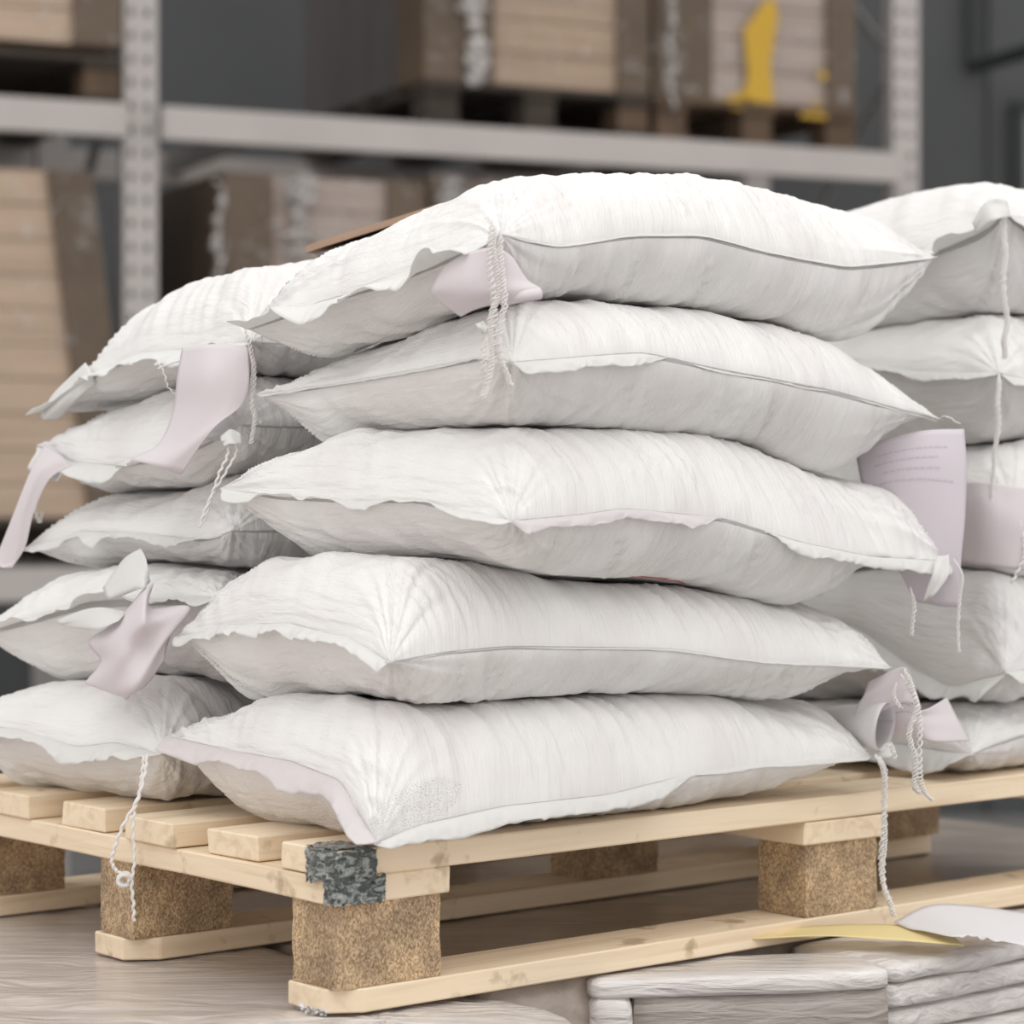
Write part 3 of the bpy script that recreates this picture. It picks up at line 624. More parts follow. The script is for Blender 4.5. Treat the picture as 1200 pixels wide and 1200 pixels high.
# second from bottom: right-corner ears, tag and threads
d2 = A[2].R[1]-.01
o, _b = sheet([[(1018, 800, d2+.02), (1045, 786, d2), (1062, 782, d2-.006), (1070, 800, d2)], [(1000, 840, d2+.03), (1040, 832, d2+.01), (1062, 822, d2), (1080, 830, d2)]], R_[('A', 2)], 'paper', 'paper_tag')
thread([(1060, 784, d2-.02), (1068, 806, d2-.024), (1074, 830, d2-.026), (1066, 860, d2-.026), (1074, 890, d2-.026), (1072, 922, d2-.024), (1078, 930, d2-.02)], R_[('A', 2)], 9, 3, .0024, .0008)
thread([(1056, 790, d2-.02), (1072, 820, d2-.026), (1078, 850, d2-.026), (1076, 900, d2-.026), (1082, 926, d2-.022), (1094, 938, d2-.02)], R_[('A', 2)], 10, 2, .0022, .0008)
thread([(1052, 800, d2-.01), (1048, 815, d2-.012), (1056, 830, d2-.016)], R_[('A', 2)], 11, 2, .0015, .0008)
# bottom front sack: rolled tag with print and a long braid
d1 = A[1].R[1]+.005
a_ = W(972, 848, d1+.075); b_ = W(1037, 851, d1-.012); ax = (b_-a_)/np.linalg.norm(b_-a_)
e1 = np.cross(ax, [0, 0, 1]); e1 /= np.linalg.norm(e1); e2 = np.cross(e1, ax); V = []; nr_, na_ = 14, 44
for i in range(nr_):
    for j in range(na_):
        f = i/(nr_-1); th = 2*math.pi*1.12*j/(na_-1)+2.2; r = .0225*(1-.25*(1-f))*(1-.10*j/(na_-1))
        V.append(a_+(b_-a_)*f+ax*.012*math.cos(th-.6)*f+e1*r*.85*math.cos(th)+e2*r*1.15*math.sin(th))
I = np.arange(nr_*na_).reshape(nr_, na_)
o = mesh_obj('rolled_tag', V, np.stack([I[:-1, :-1], I[1:, :-1], I[1:, 1:], I[:-1, 1:]], -1).reshape(-1, 4), M['paper_white'], R_[('A', 1)], True)
o['label'] = 'rolled white paper tag'; md = o.modifiers.new('thickness', 'SOLIDIFY'); md.thickness = .0005; md.offset = 0
o, Bq = sheet([[(1030, 826, d1+.03), (1060, 820, d1+.012), (1080, 832, d1+.006), (1110, 818, d1+.03)], [(1034, 850, d1+.03), (1062, 846, d1+.01), (1085, 846, d1+.006), (1122, 842, d1+.03)], [(1036, 872, d1+.035), (1066, 862, d1+.014), (1095, 868, d1+.008), (1136, 868, d1+.03)]], R_[('A', 1)], 'paper', 'paper_tag')
o['label'] = 'pink paper tag with small dark print'
print_rows(Bq, [(.08, .10, .42), (.24, .16, .5), (.60, .30, .48)], o, 'ink', 4)
sheet([[(1026, 884, d1-.004), (1036, 872, d1), (1046, 870, d1+.004)], [(1024, 892, d1-.006), (1038, 888, d1-.004), (1050, 884, d1)]], R_[('A', 1)], 'hem', 'hem_tail', 10, 8)
d = d1-.02
thread([(1026, 884, d), (1034, 900, d-.004), (1036, 940, d-.006), (1037, 975, d-.006), (1034, 1010, d-.006), (1036, 1040, d-.006), (1047, 1074, d-.004)], R_[('A', 1)], 12, 3, .0023, .0008)
thread([(1030, 886, d), (1038, 910, d-.004), (1035, 960, d-.006), (1033, 1020, d-.006), (1041, 1050, d-.006), (1045, 1070, d-.004)], R_[('A', 1)], 13, 2, .0018, .0008)
thread([(1036, 872, d), (1046, 876, d-.004), (1050, 890, d-.004)], R_[('A', 1)], 14, 2, .002, .0008)
# left column tags and yarns
d = B[5].F[1]-.03; dl = d+.10
o, _b = sheet([[(213, 408, dl-.03), (240, 404, d+.03), (268, 403, d+.01), (290, 407, d)], [(208, 440, dl-.04), (238, 440, d+.01), (268, 440, d-.006), (292, 445, d-.01)], [(203, 480, dl-.04), (232, 480, d+.012), (262, 478, d-.006), (284, 474, d-.006)], [(186, 520, dl-.05), (208, 520, d+.02), (232, 512, d+.0), (250, 502, d-.006)], [(152, 540, dl-.04), (172, 544, d+.03), (192, 549, d+.02), (212, 556, d+.015)]], R_[('B', 5)])
o['label'] = 'broad blank pink paper tag'
thread([(290, 398, d), (297, 430, d-.004), (296, 462, d-.004), (300, 490, d-.004), (294, 520, d-.002)], R_[('B', 5)], 21, 3, .0016, .0008)
thread([(286, 384, d), (294, 410, d-.004), (299, 440, d-.004), (295, 480, d-.004), (304, 496, d-.002)], R_[('B', 5)], 22, 2, .0016, .0008)
thread([(185, 420, dl+.0), (192, 438, dl-.01), (196, 452, dl-.01), (206, 462, dl-.01)], R_[('B', 5)], 23, 1, .0008, .0007)
thread([(186, 432, dl-.01), (205, 424, dl-.02), (216, 421, dl-.02)], R_[('B', 5)], 24, 1, .0005, .001)
ltip = B[5].L[1]
sheet([[(48, 486, ltip-.01), (62, 462, ltip-.01), (84, 440, ltip-.03), (100, 425, ltip-.04)], [(52, 492, ltip-.02), (68, 474, ltip-.03), (88, 452, ltip-.04), (108, 438, ltip-.05)], [(68, 493, ltip-.012), (80, 480, ltip-.025), (94, 464, ltip-.04), (112, 450, ltip-.05)]], R_[('B', 5)], 'hem', 'hem_ear', 16, 10)
lt = B[4].L[1]
o, _b = sheet([[(52, 522, lt-.02), (70, 532, lt-.05), (84, 546, lt-.06)], [(36, 552, lt-.03), (46, 556, lt-.05), (58, 562, lt-.055)], [(16, 602, lt-.03), (27, 606, lt-.04), (40, 600, lt-.04)], [(-4, 650, lt-.02), (16, 656, lt-.03), (30, 640, lt-.03)], [(-14, 662, lt-.02), (0, 664, lt-.025), (14, 665, lt-.03)]], R_[('B', 4)]); o['label'] = 'long pink paper strip'
thread([(45, 560, lt), (42, 590, lt-.002), (46, 612, lt), (50, 600, lt)], R_[('B', 4)], 25, 2, .0015, .0008)
d = B[4].F[1]-.03
thread([(268, 512, d), (265, 535, d-.004), (256, 560, d-.004), (244, 590, d-.002), (235, 618, d)], R_[('B', 4)], 26, 1, .0006, .0014)
thread([(272, 512, d), (276, 530, d-.004), (264, 556, d-.004), (248, 582, d-.002), (238, 612, d)], R_[('B', 4)], 27, 1, .0006, .0014)
sheet([[(258, 512, d), (270, 503, d), (282, 508, d)], [(262, 524, d-.01), (272, 520, d-.014), (284, 520, d-.004)]], R_[('B', 4)], 'hem', 'hem_ear', 12, 10)
# crumpled tag of the second sack from the bottom
d = B[2].F[1]+.0
o, _b = sheet([[(128, 735, d+.05), (150, 712, d+.02), (168, 690, d-.005), (180, 683, d-.01)], [(104, 752, d+.06), (140, 742, d-.005), (168, 730, d-.045), (176, 712, d+.0)], [(118, 775, d+.04), (142, 768, d-.02), (172, 752, d-.02), (222, 712, d-.02)], [(100, 800, d+.05), (132, 806, d+.01), (160, 800, d-.035), (200, 745, d-.01)], [(112, 800, d+.05), (142, 818, d+.0), (166, 808, d-.02), (192, 775, d-.01)]], R_[('B', 2)], rip=.004, seed=12); o['label'] = 'crumpled pink paper tag'
sheet([[(120, 690, d+.06), (145, 655, d+.04), (165, 643, d+.02)], [(128, 702, d+.03), (158, 680, d+.0), (172, 658, d+.0)], [(140, 700, d+.03), (165, 690, d-.01), (176, 682, d+.0)]], R_[('B', 2)], 'hem', 'hem_ear', 16, 12)
sheet([[(64, 728, d+.12), (110, 712, d+.05), (150, 716, d+.02)], [(75, 735, d+.10), (110, 738, d+.03), (138, 728, d+.0)]], R_[('B', 2)], 'hem', 'hem_ear', 16, 8)
d = B[1].F[1]-.035
thread([(174, 884, d), (170, 905, d-.004), (162, 935, d-.01), (148, 962, d-.012), (136, 990, d-.012), (131, 1008, d-.012), (136, 1020, d-.012), (146, 1026, d-.012)], R_[('B', 1)], 31, 1, .0006, .0017, knot=True)
thread([(170, 886, d), (165, 920, d-.004), (156, 955, d-.012), (157, 1000, d-.012), (155, 1040, d-.012), (157, 1080, d-.012)], R_[('B', 1)], 32, 1, .0006, .0016)
# right column
d = C[5].F[1]-.03
thread([(1176, 252, d), (1178, 290, d-.006), (1175, 330, d-.006), (1180, 370, d-.006), (1177, 400, d-.006), (1177, 420, d-.004)], R_[('C', 5)], 41, 3, .0022, .0009)
sheet([[(1140, 262, d+.02), (1152, 240, d), (1166, 232, d-.006), (1180, 236, d)], [(1144, 274, d+.02), (1158, 262, d-.01), (1170, 256, d-.014), (1184, 254, d-.004)]], R_[('C', 5)], 'hem', 'hem_ear', 16, 10)
d = C[4].F[1]-.03
thread([(1172, 438, d), (1168, 470, d-.006), (1170, 500, d-.006), (1165, 540, d-.006), (1162, 580, d-.006), (1163, 604, d-.004)], R_[('C', 4)], 42, 3, .0022, .0009)
d = C[3].F[1]-.035
o, _b = sheet([[(1122, 566, d+.05), (1150, 565, d+.01), (1180, 568, d), (1215, 575, d-.005)], [(1126, 600, d+.045), (1150, 600, d+.005), (1182, 605, d-.01), (1215, 610, d-.01)], [(1128, 660, d+.045), (1150, 663, d+.01), (1182, 666, d-.005), (1215, 670, d-.01)]], R_[('C', 3)]); o['label'] = 'pinkish paper tag'
thread([(1196, 610, d-.01), (1199, 640, d-.012), (1196, 660, d-.012), (1186, 684, d-.012)], R_[('C', 3)], 43, 1, .001, .0014)
# red outlines printed on the sacks
def red_line(sk, side, pts, root, lift=.0012):
    """print line: (u, height fraction) walked over the skin"""
    T = sk.Tp if side > 0 else sk.Bp; nu, nv = T.shape[:2]; P = []
    for u, v in pts:
        i = int(np.searchsorted(sk.U[:, 0], u)); j = int(np.searchsorted(sk.V[0], v)); P.append(T[min(i, nu-1), min(j, nv-1)]+np.array([0, -lift, lift*side*.5]))
    v, f = tube_mesh(smooth_path(P, 40), .0007, 4); return mesh_obj('red_print_line', v, f, M['red_ink'], root, True)
red_line(A[3], -1, [(.34, .30), (.36, .22), (.46, .21), (.52, .23)], R_[('A', 3)])
red_line(A[2], -1, [(.15, .30), (.20, .22)], R_[('A', 2)])
red_line(A[4], 1, [(.30, .42), (.34, .30), (.48, .30), (.56, .33)], R_[('A', 4)])
red_line(A[5], 1, [(.28, .45), (.34, .36), (.44, .34), (.54, .34)], R_[('A', 5)])
# ------------------------------------------------------------------ the pallet
rnd = random.Random(5)
pal = empty('wooden_pallet', st(.58, .36, ZP), 'bare pine pallet with chipboard blocks carrying the white sacks', 'pallet')
PL = 1.17                                               # length along the right-hand side
def plank(name, s0, s1, t0, t1, z0, z1, mat, seed, jit=.0012, cuts=5, parent=None, bev=.0015):
    bm = bmesh.new(); r = random.Random(seed)
    bm = obox(PC, RR, LL, s0, s1, t0, t1, z0, z1)
    long_ = [e for e in bm.edges if e.calc_length() > .3]
    bmesh.ops.subdivide_edges(bm, edges=long_, cuts=cuts)
    for v in bm.verts: v.co += Vector((r.uniform(-jit, jit), r.uniform(-jit, jit), r.uniform(-jit, jit)*.6))
    return bm_obj(name, bm, mat, parent or pal, bevel=bev, seg=1)
deck = [(-.004, .078, .0), (.119, .2, .004), (.243, .327, -.006), (.376, .457, .002), (.512, .595, -.004), (.64, .715, .003)]
for i, (t0, t1, off) in enumerate(deck):
    plank('deck_board', off-.004, PL, t0, t1, ZD-.0235, ZD-.0004*(i % 2), M['wood_r'], 10+i)
zs1 = ZD-.0235; zs0 = zs1-.0235
for i, (s0, s1) in enumerate(((-.004, .122), (.575, .69), (1.05, PL))):
    plank('stringer_board', s0, s1, -.003 if i else -.002, .715, zs0, zs1-.0006, M['wood_l'], 30+i)
    for j, t0 in enumerate((0.002, .329, .65)):
        bm = obox(PC, RR, LL, s0+.006, s1-.004 if i else s1-.008, t0, t0+.066 if j != 1 else t0+.062, ZP+.0215, zs0-.0005)
        subdivided(bm, 7); r = random.Random(50+i*3+j)
        for v in bm.verts: v.co += Vector((r.uniform(-1, 1), r.uniform(-1, 1), 0))*.0009
        bm_obj('chipboard_block', bm, M['chip'], pal)
for j, t0 in enumerate((0, .325, .645)):               # bottom runners with cut-off corners
    t1 = t0+.074; c = .026
    poly = [PC+RR*s+LL*t for s, t in ((0.0+c*1.1, t0-.001), (PL-c, t0-.001), (PL, t0+c), (PL, t1), (0, t1), (-.002, t0+c*.75))]
    bm = prism(poly, ZP, ZP+.021); r = random.Random(j+90)
    bmesh.ops.subdivide_edges(bm, edges=[e for e in bm.edges if e.calc_length() > .3], cuts=5)
    for v in bm.verts: v.co += Vector((r.uniform(-1, 1)*.0008, r.uniform(-1, 1)*.0008, 0))
    bm_obj('bottom_runner', bm, M['wood_r'], pal, bevel=.0015, seg=1)
# dark crinkled tape wrapped over the near corner
def wrap_strip(path, z0, z1, name, mat, parent, seed, wob=.0015, n=60, m=16, over=0.0):
    P = smooth_path([(*q, 0) for q in path], n)[:, :2]; r = np.random.RandomState(seed); V = []
    nz = N2(seed)
    for i in range(n):
        tan = P[min(i+1, n-1)]-P[max(i-1, 0)]; nn = np.array([tan[1], -tan[0]]); nn = nn/(np.linalg.norm(nn)+1e-9)
        for j in range(m):
            f = j/(m-1); z = z0+(z1-z0)*f
            o = .0022+wob*nz(i*.55, j*.8)+r.uniform(-1, 1)*wob*.3
            e = 0.003*nz(i*.4, 7)*(1 if j in (0, m-1) else 0)
            V.append((*(P[i]+nn*o), z+e))
    if over:                                            # folded onto the deck
        pass
    I = np.arange(n*m).reshape(n, m); Fc = np.stack([I[:-1, :-1], I[1:, :-1], I[1:, 1:], I[:-1, 1:]], -1).reshape(-1, 4)
    o = mesh_obj(name, V, Fc, mat, parent, True); md = o.modifiers.new('thickness', 'SOLIDIFY'); md.thickness = .0008; md.offset = 0
    return o
pp = lambda s, t: PC+RR*s+LL*t
wrap_strip([pp(-.006, .034), pp(-.007, .015), pp(-.006, -.002), pp(-.002, -.008), pp(.02, -.007), pp(.036, -.006)], zs1-.004, ZD+.001, 'corner_tape', M['tape'], pal, 4)['label'] = 'dark crinkled tape around the pallet corner'
wrap_strip([pp(-.007, .006), pp(-.006, -.003), pp(-.001, -.007), pp(.025, -.006), pp(.046, -.005)], zs0+.001, zs1, 'corner_tape', M['tape'], pal, 9)['label'] = 'dark crinkled tape around the pallet corner'
nzt = N2(31); V = []                                     # the fold lying on the deck
for i in range(24):
    for j in range(24):
        s_, t_ = -.006+.05*j/23*(1-.25*i/23), -.005+.045*i/23
        V.append(st(s_, t_, ZD+.0018+.0012*nzt(i*.6, j*.6)))
I = np.arange(576).reshape(24, 24)
mesh_obj('tape_fold', V, np.stack([I[:-1, :-1], I[1:, :-1], I[1:, 1:], I[:-1, 1:]], -1).reshape(-1, 4), M['tape'], pal, True)
# torn scrap of white film pinched under the near corner
V = []; nzt = N2(8)
for i in range(16):
    for j in range(6):
        p = W(349+34*i/15, 1180+9*i/15+(j-2.5)*1.4, 2.17); V.append(p+np.array([0, .004*nzt(i*.7, j), .002*nzt(i, j+9)]))
I = np.arange(96).reshape(16, 6)
tag(mesh_obj('film_scrap', V, np.stack([I[:-1, :-1], I[1:, :-1], I[1:, 1:], I[:-1, 1:]], -1).reshape(-1, 4), M['film_white'], pal, True), 'torn white scrap at the foot of the corner block')

# ------------------------------------------------------------------ wrapped goods under the pallet
def lumpy_box(name, s0, s1, t0, t1, z0, z1, mat, parent, seed, rad=.03, amp=.004, cell=.018, frame=None):
    """rounded box with wrinkled skin"""
    nx, ny, nzz = (max(4, int((b-a)/cell)) for a, b in ((s0, s1), (t0, t1), (z0, z1)))
    nx, ny, nzz = min(nx, 90), min(ny, 70), min(nzz, 50)
    bm = bmesh.new(); vs = {}
    def vert(i, j, k):
        if (i, j, k) in vs: return vs[(i, j, k)]
        p = np.array([s0+(s1-s0)*i/nx, t0+(t1-t0)*j/ny, z0+(z1-z0)*k/nzz])
        lo = np.array([s0+rad, t0+rad, z0+rad]); hi = np.array([s1-rad, t1-rad, z1-rad]); q = np.clip(p, lo, hi); d = p-q; L = np.linalg.norm(d)
        if L > rad: p = q+d/L*rad
        n = d/(L+1e-9)
        a = amp*(na(p[0]*14+p[2]*9, p[1]*14)+.5*nb(p[0]*40+p[2]*22, p[1]*40+p[2]*30))
        if n[2] > .7: a = min(a, 0)*1.0-.0004
        p = p+n*a; w = st(p[0], p[1], p[2]) if frame is None else np.array([*(frame[0]+frame[1]*p[0]+frame[2]*p[1]), p[2]]); vs[(i, j, k)] = bm.verts.new(w); return vs[(i, j, k)]
    na, nb = N2(seed), N2(seed+1)
    for k in (0, nzz):
        for i in range(nx):
            for j in range(ny): bm.faces.new([vert(i, j, k), vert(i+1, j, k), vert(i+1, j+1, k), vert(i, j+1, k)])
    for j in (0, ny):
        for i in range(nx):
            for k in range(nzz): bm.faces.new([vert(i, j, k), vert(i+1, j, k), vert(i+1, j, k+1), vert(i, j, k+1)])
    for i in (0, nx):
        for j in range(ny):
            for k in range(nzz): bm.faces.new([vert(i, j, k), vert(i, j+1, k), vert(i, j+1, k+1), vert(i, j, k+1)])
    return bm_obj(name, bm, mat, parent, smooth=True)
# right-hand stack of film-wrapped reams
l1 = empty('wrapped_stack', st(.75, .3, 0.0), 'film-wrapped stack with grey carton and white reams under the right of the pallet', 'wrapped stack')
ca = W(690, 0, 2.40)[:2]; cb_ = W(1043, 0, 2.455)[:2]; cu = (cb_-ca)/np.linalg.norm(cb_-ca); cv = np.array([-cu[1], cu[0]]); FR = (ca, cu, cv); cw = np.linalg.norm(cb_-ca)
lumpy_box('wrapped_top', 0, cw, -.004, .10, .925, ZP-.0025, M['film_white'], l1, 41, rad=.008, amp=.002, cell=.012, frame=FR)
lumpy_box('carton', .042, cw, .0, .10, .60, .93, M['film_grey'], l1, 45, rad=.008, amp=.0015, cell=.02, frame=FR)
lumpy_box('film_bunch', .0, .044, -.003, .10, .60, .931, M['film_white'], l1, 47, rad=.012, amp=.004, cell=.008, frame=FR)
lumpy_box('kraft_cover', .172, 1.45, .012, .86, .60, ZP-.001, M['film_brown'], l1, 49, rad=.01, amp=.002, cell=.03)
lumpy_box('wrapped_top', .562, 1.45, -.134, .01, .925, ZP-.0015, M['film_white'], l1, 43, rad=.011, amp=.003, cell=.014)
z = .928; i = 0
while z > .55:
    h = .026; lumpy_box('paper_ream', .560, 1.45, -.130+.004*math.sin(i*2.1), .008, z-h, z-.001, M['film_white'], l1, 60+i, rad=.006, amp=.0015, cell=.03); z -= h; i += 1
# left-hand stack
l2 = empty('wrapped_stack', st(-.2, .4, 0.0), 'beige film-wrapped flat stack under the left of the pallet', 'wrapped stack')
lumpy_box('wrapped_top', -.75, .165, .03, 1.1, .86, ZP-.0015, M['film'], l2, 71, rad=.02, amp=.003, cell=.014)
lumpy_box('wrapped_top', -.75, -.03, -.6, .028, .86, ZP-.003, M['film'], l2, 72, rad=.012, amp=.003, cell=.016)
lumpy_box('paper_ream', -.74, .16, -.59, 1.09, .55, .858, M['film_white'], l2, 73, rad=.01, amp=.002, cell=.04)
# rounded bundle poking out below the near corner
l3 = empty('wrapped_roll', st(.07, -.12, .0), 'white film-wrapped round bundle poking out under the near corner block', 'wrapped roll')
bm = bmesh.new(); c = (-.108, 2.19, 0); n3 = N2(15)
nr = 22; na_ = 72; rings = []
for i in range(nr):
    f = i/(nr-1)
    if f < .55: rr_, zz = .163*math.sin(f/.55*math.pi/2)**.9, ZP-.002-.010*(1-math.cos(f/.55*math.pi/2))
    else: g = (f-.55)/.45; rr_, zz = .163+.003*math.sin(g*3), ZP-.012-.35*g
    rings.append([(c[0]+(rr_+.002*n3(i*.7, j*.5))*math.cos(j/na_*2*math.pi), c[1]+.02+(rr_*.98+.002*n3(i, j*.4))*math.sin(j/na_*2*math.pi), zz-.0015+.0015*n3(i*1.3, j*.6+20)) for j in range(na_)])
V = [p for r in rings for p in r]; I = np.arange(nr*na_).reshape(nr, na_); J = np.roll(I, -1, 1)
mesh_obj('wrapped_bundle', V, np.stack([I[:-1], J[:-1], J[1:], I[1:]], -1).reshape(-1, 4)[:, ::-1], M['film_white'], l3, True)
# loose torn sheet and yellow liner on the right-hand stack
M['yellow'] = simple('yellow_liner', (0.80, 0.66, 0.33), 0.6)
ys = empty('torn_liner', W(1100, 1085, 2.5), 'torn white sheet over a strip of yellow liner beside the pallet runner', 'paper')
sheet([[(900, 1092, 2.56), (960, 1085, 2.58), (1040, 1083, 2.58), (1110, 1090, 2.56)], [(880, 1102, 2.53), (960, 1098, 2.53), (1040, 1100, 2.52), (1130, 1108, 2.50)]], ys, 'yellow', 'yellow_strip', 16, 8)[0]['label'] = 'yellow strip'
sheet([[(1048, 1082, 2.575), (1085, 1062, 2.59), (1130, 1060, 2.60), (1215, 1072, 2.60)], [(1075, 1090, 2.54), (1110, 1082, 2.54), (1150, 1085, 2.53), (1215, 1092, 2.52)], [(1118, 1100, 2.49), (1140, 1098, 2.49), (1165, 1102, 2.48), (1215, 1108, 2.47)]], ys, 'paper_white', 'torn_sheet', 20, 14, rip=.003)

# ------------------------------------------------------------------ the warehouse shell
M['wall'] = simple('grey_wall_panels', (0.086, 0.091, 0.095), 0.6, noise=.15, scale=1.5)
M['wall_dark'] = simple('dark_frame', (0.022, 0.026, 0.028), 0.5)
M['concrete'] = simple('concrete_floor', (0.30, 0.29, 0.28), 0.6, noise=.3, scale=2, bump=.002)
def quad_box(name, x0, x1, y0, y1, z0, z1, mat, kind='structure', parent=None, bev=0):
    bm = prism([(x0, y0), (x1, y0), (x1, y1), (x0, y1)], z0, z1)
    o = bm_obj(name, bm, mat, parent, bevel=bev, seg=1)
    if parent is None and kind: o['kind'] = kind
    return o
WY = 11.0
quad_box('floor', -7, 7, -2, WY+.2, -.1, 0, M['concrete'])
wb = empty('wall_back', (0, WY, 0)); wb['kind'] = 'structure'
quad_box('wall_panel', -7, 2.02, WY, WY+.15, 0, 6, M['wall'], parent=wb)
quad_box('wall_panel', 2.025, 7, WY-.02, WY+.15, 0, 6, M['wall'], parent=wb)
for x in (-5.2, -3.6, -2.0, -.55, .75): quad_box('wall_rib', x, x+.05, WY-.03, WY, 0, 6, M['wall'], parent=wb, bev=.006)
wd = empty('window_1', W(1215, 260, WY)); wd['kind'] = 'structure'
M['pane'] = simple('pale_pane', (0.30, 0.31, 0.29), 0.2)
zt = W(0, 118, WY-.05)[2]; zb_ = W(0, 420, WY)[2]
x0 = W(1186, 0, WY-.05)[0]; x1 = x0+1.1
for a in ((x0, x1, zt-.05, zt), (x0, x1, zb_, zb_+.05), (x0, x0+.05, zb_+.05, zt-.05), (x1-.05, x1, zb_+.05, zt-.05)):
    quad_box('window_frame', a[0], a[1], WY-.09, WY-.02, a[2], a[3], M['wall_dark'], parent=wd, bev=.004)
quad_box('window_pane', x0+.05, x1-.05, WY-.05, WY-.03, zb_+.05, zt-.05, M['pane'], parent=wd)
# dark duct running out of the wall towards the right
p0 = W(1142, 78, WY-.1); p1 = W(1230, 52, WY-1.2)
bm = bmesh.new(); V, Fc = tube_mesh(smooth_path([p0, (p0+p1)/2, p1], 12), .03, 8)
tr = mesh_obj('trim_1', V, Fc, M['wall_dark'], None, True); tr['kind'] = 'structure'
tr = quad_box('trim_2', p0[0]-.02, p0[0]+.03, WY-.06, WY-.01, p0[2], 6, M['wall_dark'], bev=.004)

# ------------------------------------------------------------------ the storage rack
K0 = np.array([rho(165)*7.7, 7.7]); KR = np.array([.906, .4226]); KL = np.array([-.4226, .906])
def kp(s, t): return K0+KR*s+KL*t
M['steel'] = simple('galvanised_steel', (0.53, 0.495, 0.475), 0.5, metal=.1, noise=.1, scale=3)
M['hole'] = simple('slot_shade_and_brace_grey', (0.26, 0.26, 0.26), 0.8)  # slot shade put into the colour; braces and deck bars share this grey
ZU = ZC+(HZ-145)/F_PX*7.7; ZL = ZC+(HZ-682)/F_PX*7.7; BH = .10
rack = empty('storage_rack', (*kp(1.4, .5), 0), 'galvanised steel pallet rack with slotted uprights behind the sacks', 'rack')
BAY = 3.0; s_right = BAY-.02
# solve the far upright from its column in the photograph
P_, k_ = ray_chord(1062, K0, K0+KR); s_right = k_
def upright(s, t, front=True):
    h = 4.6; w = .052; dpt = .06; bm = bmesh.new()
    xs = [-w, -.036, -.022, .012, .026, w] if front else [-w, w]
    # face with real slots
    z = 0.0; pitch = .07; rows = []
    while z < h: rows += [z, z+.022]; z += pitch
    if not front: rows = [0, h]
    grid = [[bm.verts.new((*kp(s+x, t), zz)) for x in xs] for zz in rows]
    for i in range(len(rows)-1):
        for j in range(len(xs)-1):
            if front and i % 2 == 0 and j in (1, 3): continue
            bm.faces.new((grid[i][j], grid[i][j+1], grid[i+1][j+1], grid[i+1][j]))
    for x in (-w, w):
        a = bm.verts.new((*kp(s+x, t), 0)); b_ = bm.verts.new((*kp(s+x, t+dpt), 0)); c_ = bm.verts.new((*kp(s+x, t+dpt), h)); d_ = bm.verts.new((*kp(s+x, t), h)); bm.faces.new((a, b_, c_, d_))
    o = bm_obj('upright', bm, M['steel'], rack)
    bm = obox(K0, KR, KL, s-w+.002, s+w-.002, t+.03, t+.035, 0, h); bm_obj('upright_shade_plate', bm, M['hole'], rack)  # dark plate behind the face, its colour standing in for shade in the slots
def kbox(name, s0, s1, t0, t1, z0, z1, mat, parent, bev=.003):
    return bm_obj(name, obox(K0, KR, KL, s0, s1, t0, t1, z0, z1), mat, parent, bevel=bev, seg=1)
for s in (-s_right, 0, s_right):
    upright(s, 0); upright(s, 1.0, False)
    for q in range(5):
        a, b_ = (0.06, 1.0) if q % 2 else (1.0, 0.06); z0, z1 = .3+q*.85, .3+(q+1)*.85
        V, Fc = tube_mesh(np.array([[*kp(s, a), z0], [*kp(s, (a+b_)/2), (z0+z1)/2], [*kp(s, b_), z1]]), .017, 6); mesh_obj('brace', V, Fc, M['hole'], rack)
    if s > -1 and s < 9:
        kbox('base_plate', s-.08, s+.08, -.04, .12, 0, .012, M['steel'], rack)
for b0 in (-s_right, 0):
    for zc_ in (ZU, ZL):
        for t in (-.055, 1.02):
            kbox('beam', b0+.055, b0+s_right-.055, t, t+.045, zc_-BH/2, zc_+BH/2, M['steel'], rack)
        for e in (b0+.056, b0+s_right-.056):
            sg = 1 if e < b0+1 else -1
            kbox('beam_connector', min(e, e+sg*.045) if False else e-.03, e+.03, -.062, -.012, zc_-BH/2-.04, zc_+BH/2+.04, M['steel'], rack) if b0 == 0 and sg > 0 and zc_ == ZL else None
        kbox('deck_bar', b0+.4, b0+.45, -.01, 1.02, zc_-.01, zc_+BH/2, M['hole'], rack)
        kbox('deck_bar', b0+s_right-.5, b0+s_right-.45, -.01, 1.02, zc_-.01, zc_+BH/2, M['hole'], rack)

M['tan'] = simple('stacked_board', (0.46, 0.34, 0.245), 0.6, noise=.28, scale=4, stretch=(.6, .6, 12))
M['tan_pale'] = simple('stacked_board_pale', (0.46, 0.38, 0.335), 0.6, noise=.25, scale=4, stretch=(.6, .6, 12))
M['tan_orange'] = simple('stacked_board_orange', (0.56, 0.42, 0.31), 0.6, noise=.22, scale=4, stretch=(.6, .6, 12))
M['brown'] = simple('brown_corner_board', (0.135, 0.095, 0.063), 0.5, noise=.2, scale=5)
M['brownmid'] = simple('brown_carton_side', (0.20, 0.155, 0.125), 0.5, noise=.25, scale=5)
M['shaded_side'] = simple('film_over_shaded_board', (0.115, 0.105, 0.10), 0.4, noise=.35, scale=3, stretch=(4, 4, .6))  # shade on the stacks' left sides put into this dark grey
M['darkwood'] = simple('dark_pallet_wood', (0.055, 0.042, 0.032), 0.8, noise=.3, scale=12)
M['oldwood'] = simple('old_pallet_wood', (0.14, 0.09, 0.055), 0.8, noise=.4, scale=12)
M['yellow_film'] = simple('yellow_marking', (0.62, 0.38, 0.035), 0.6)
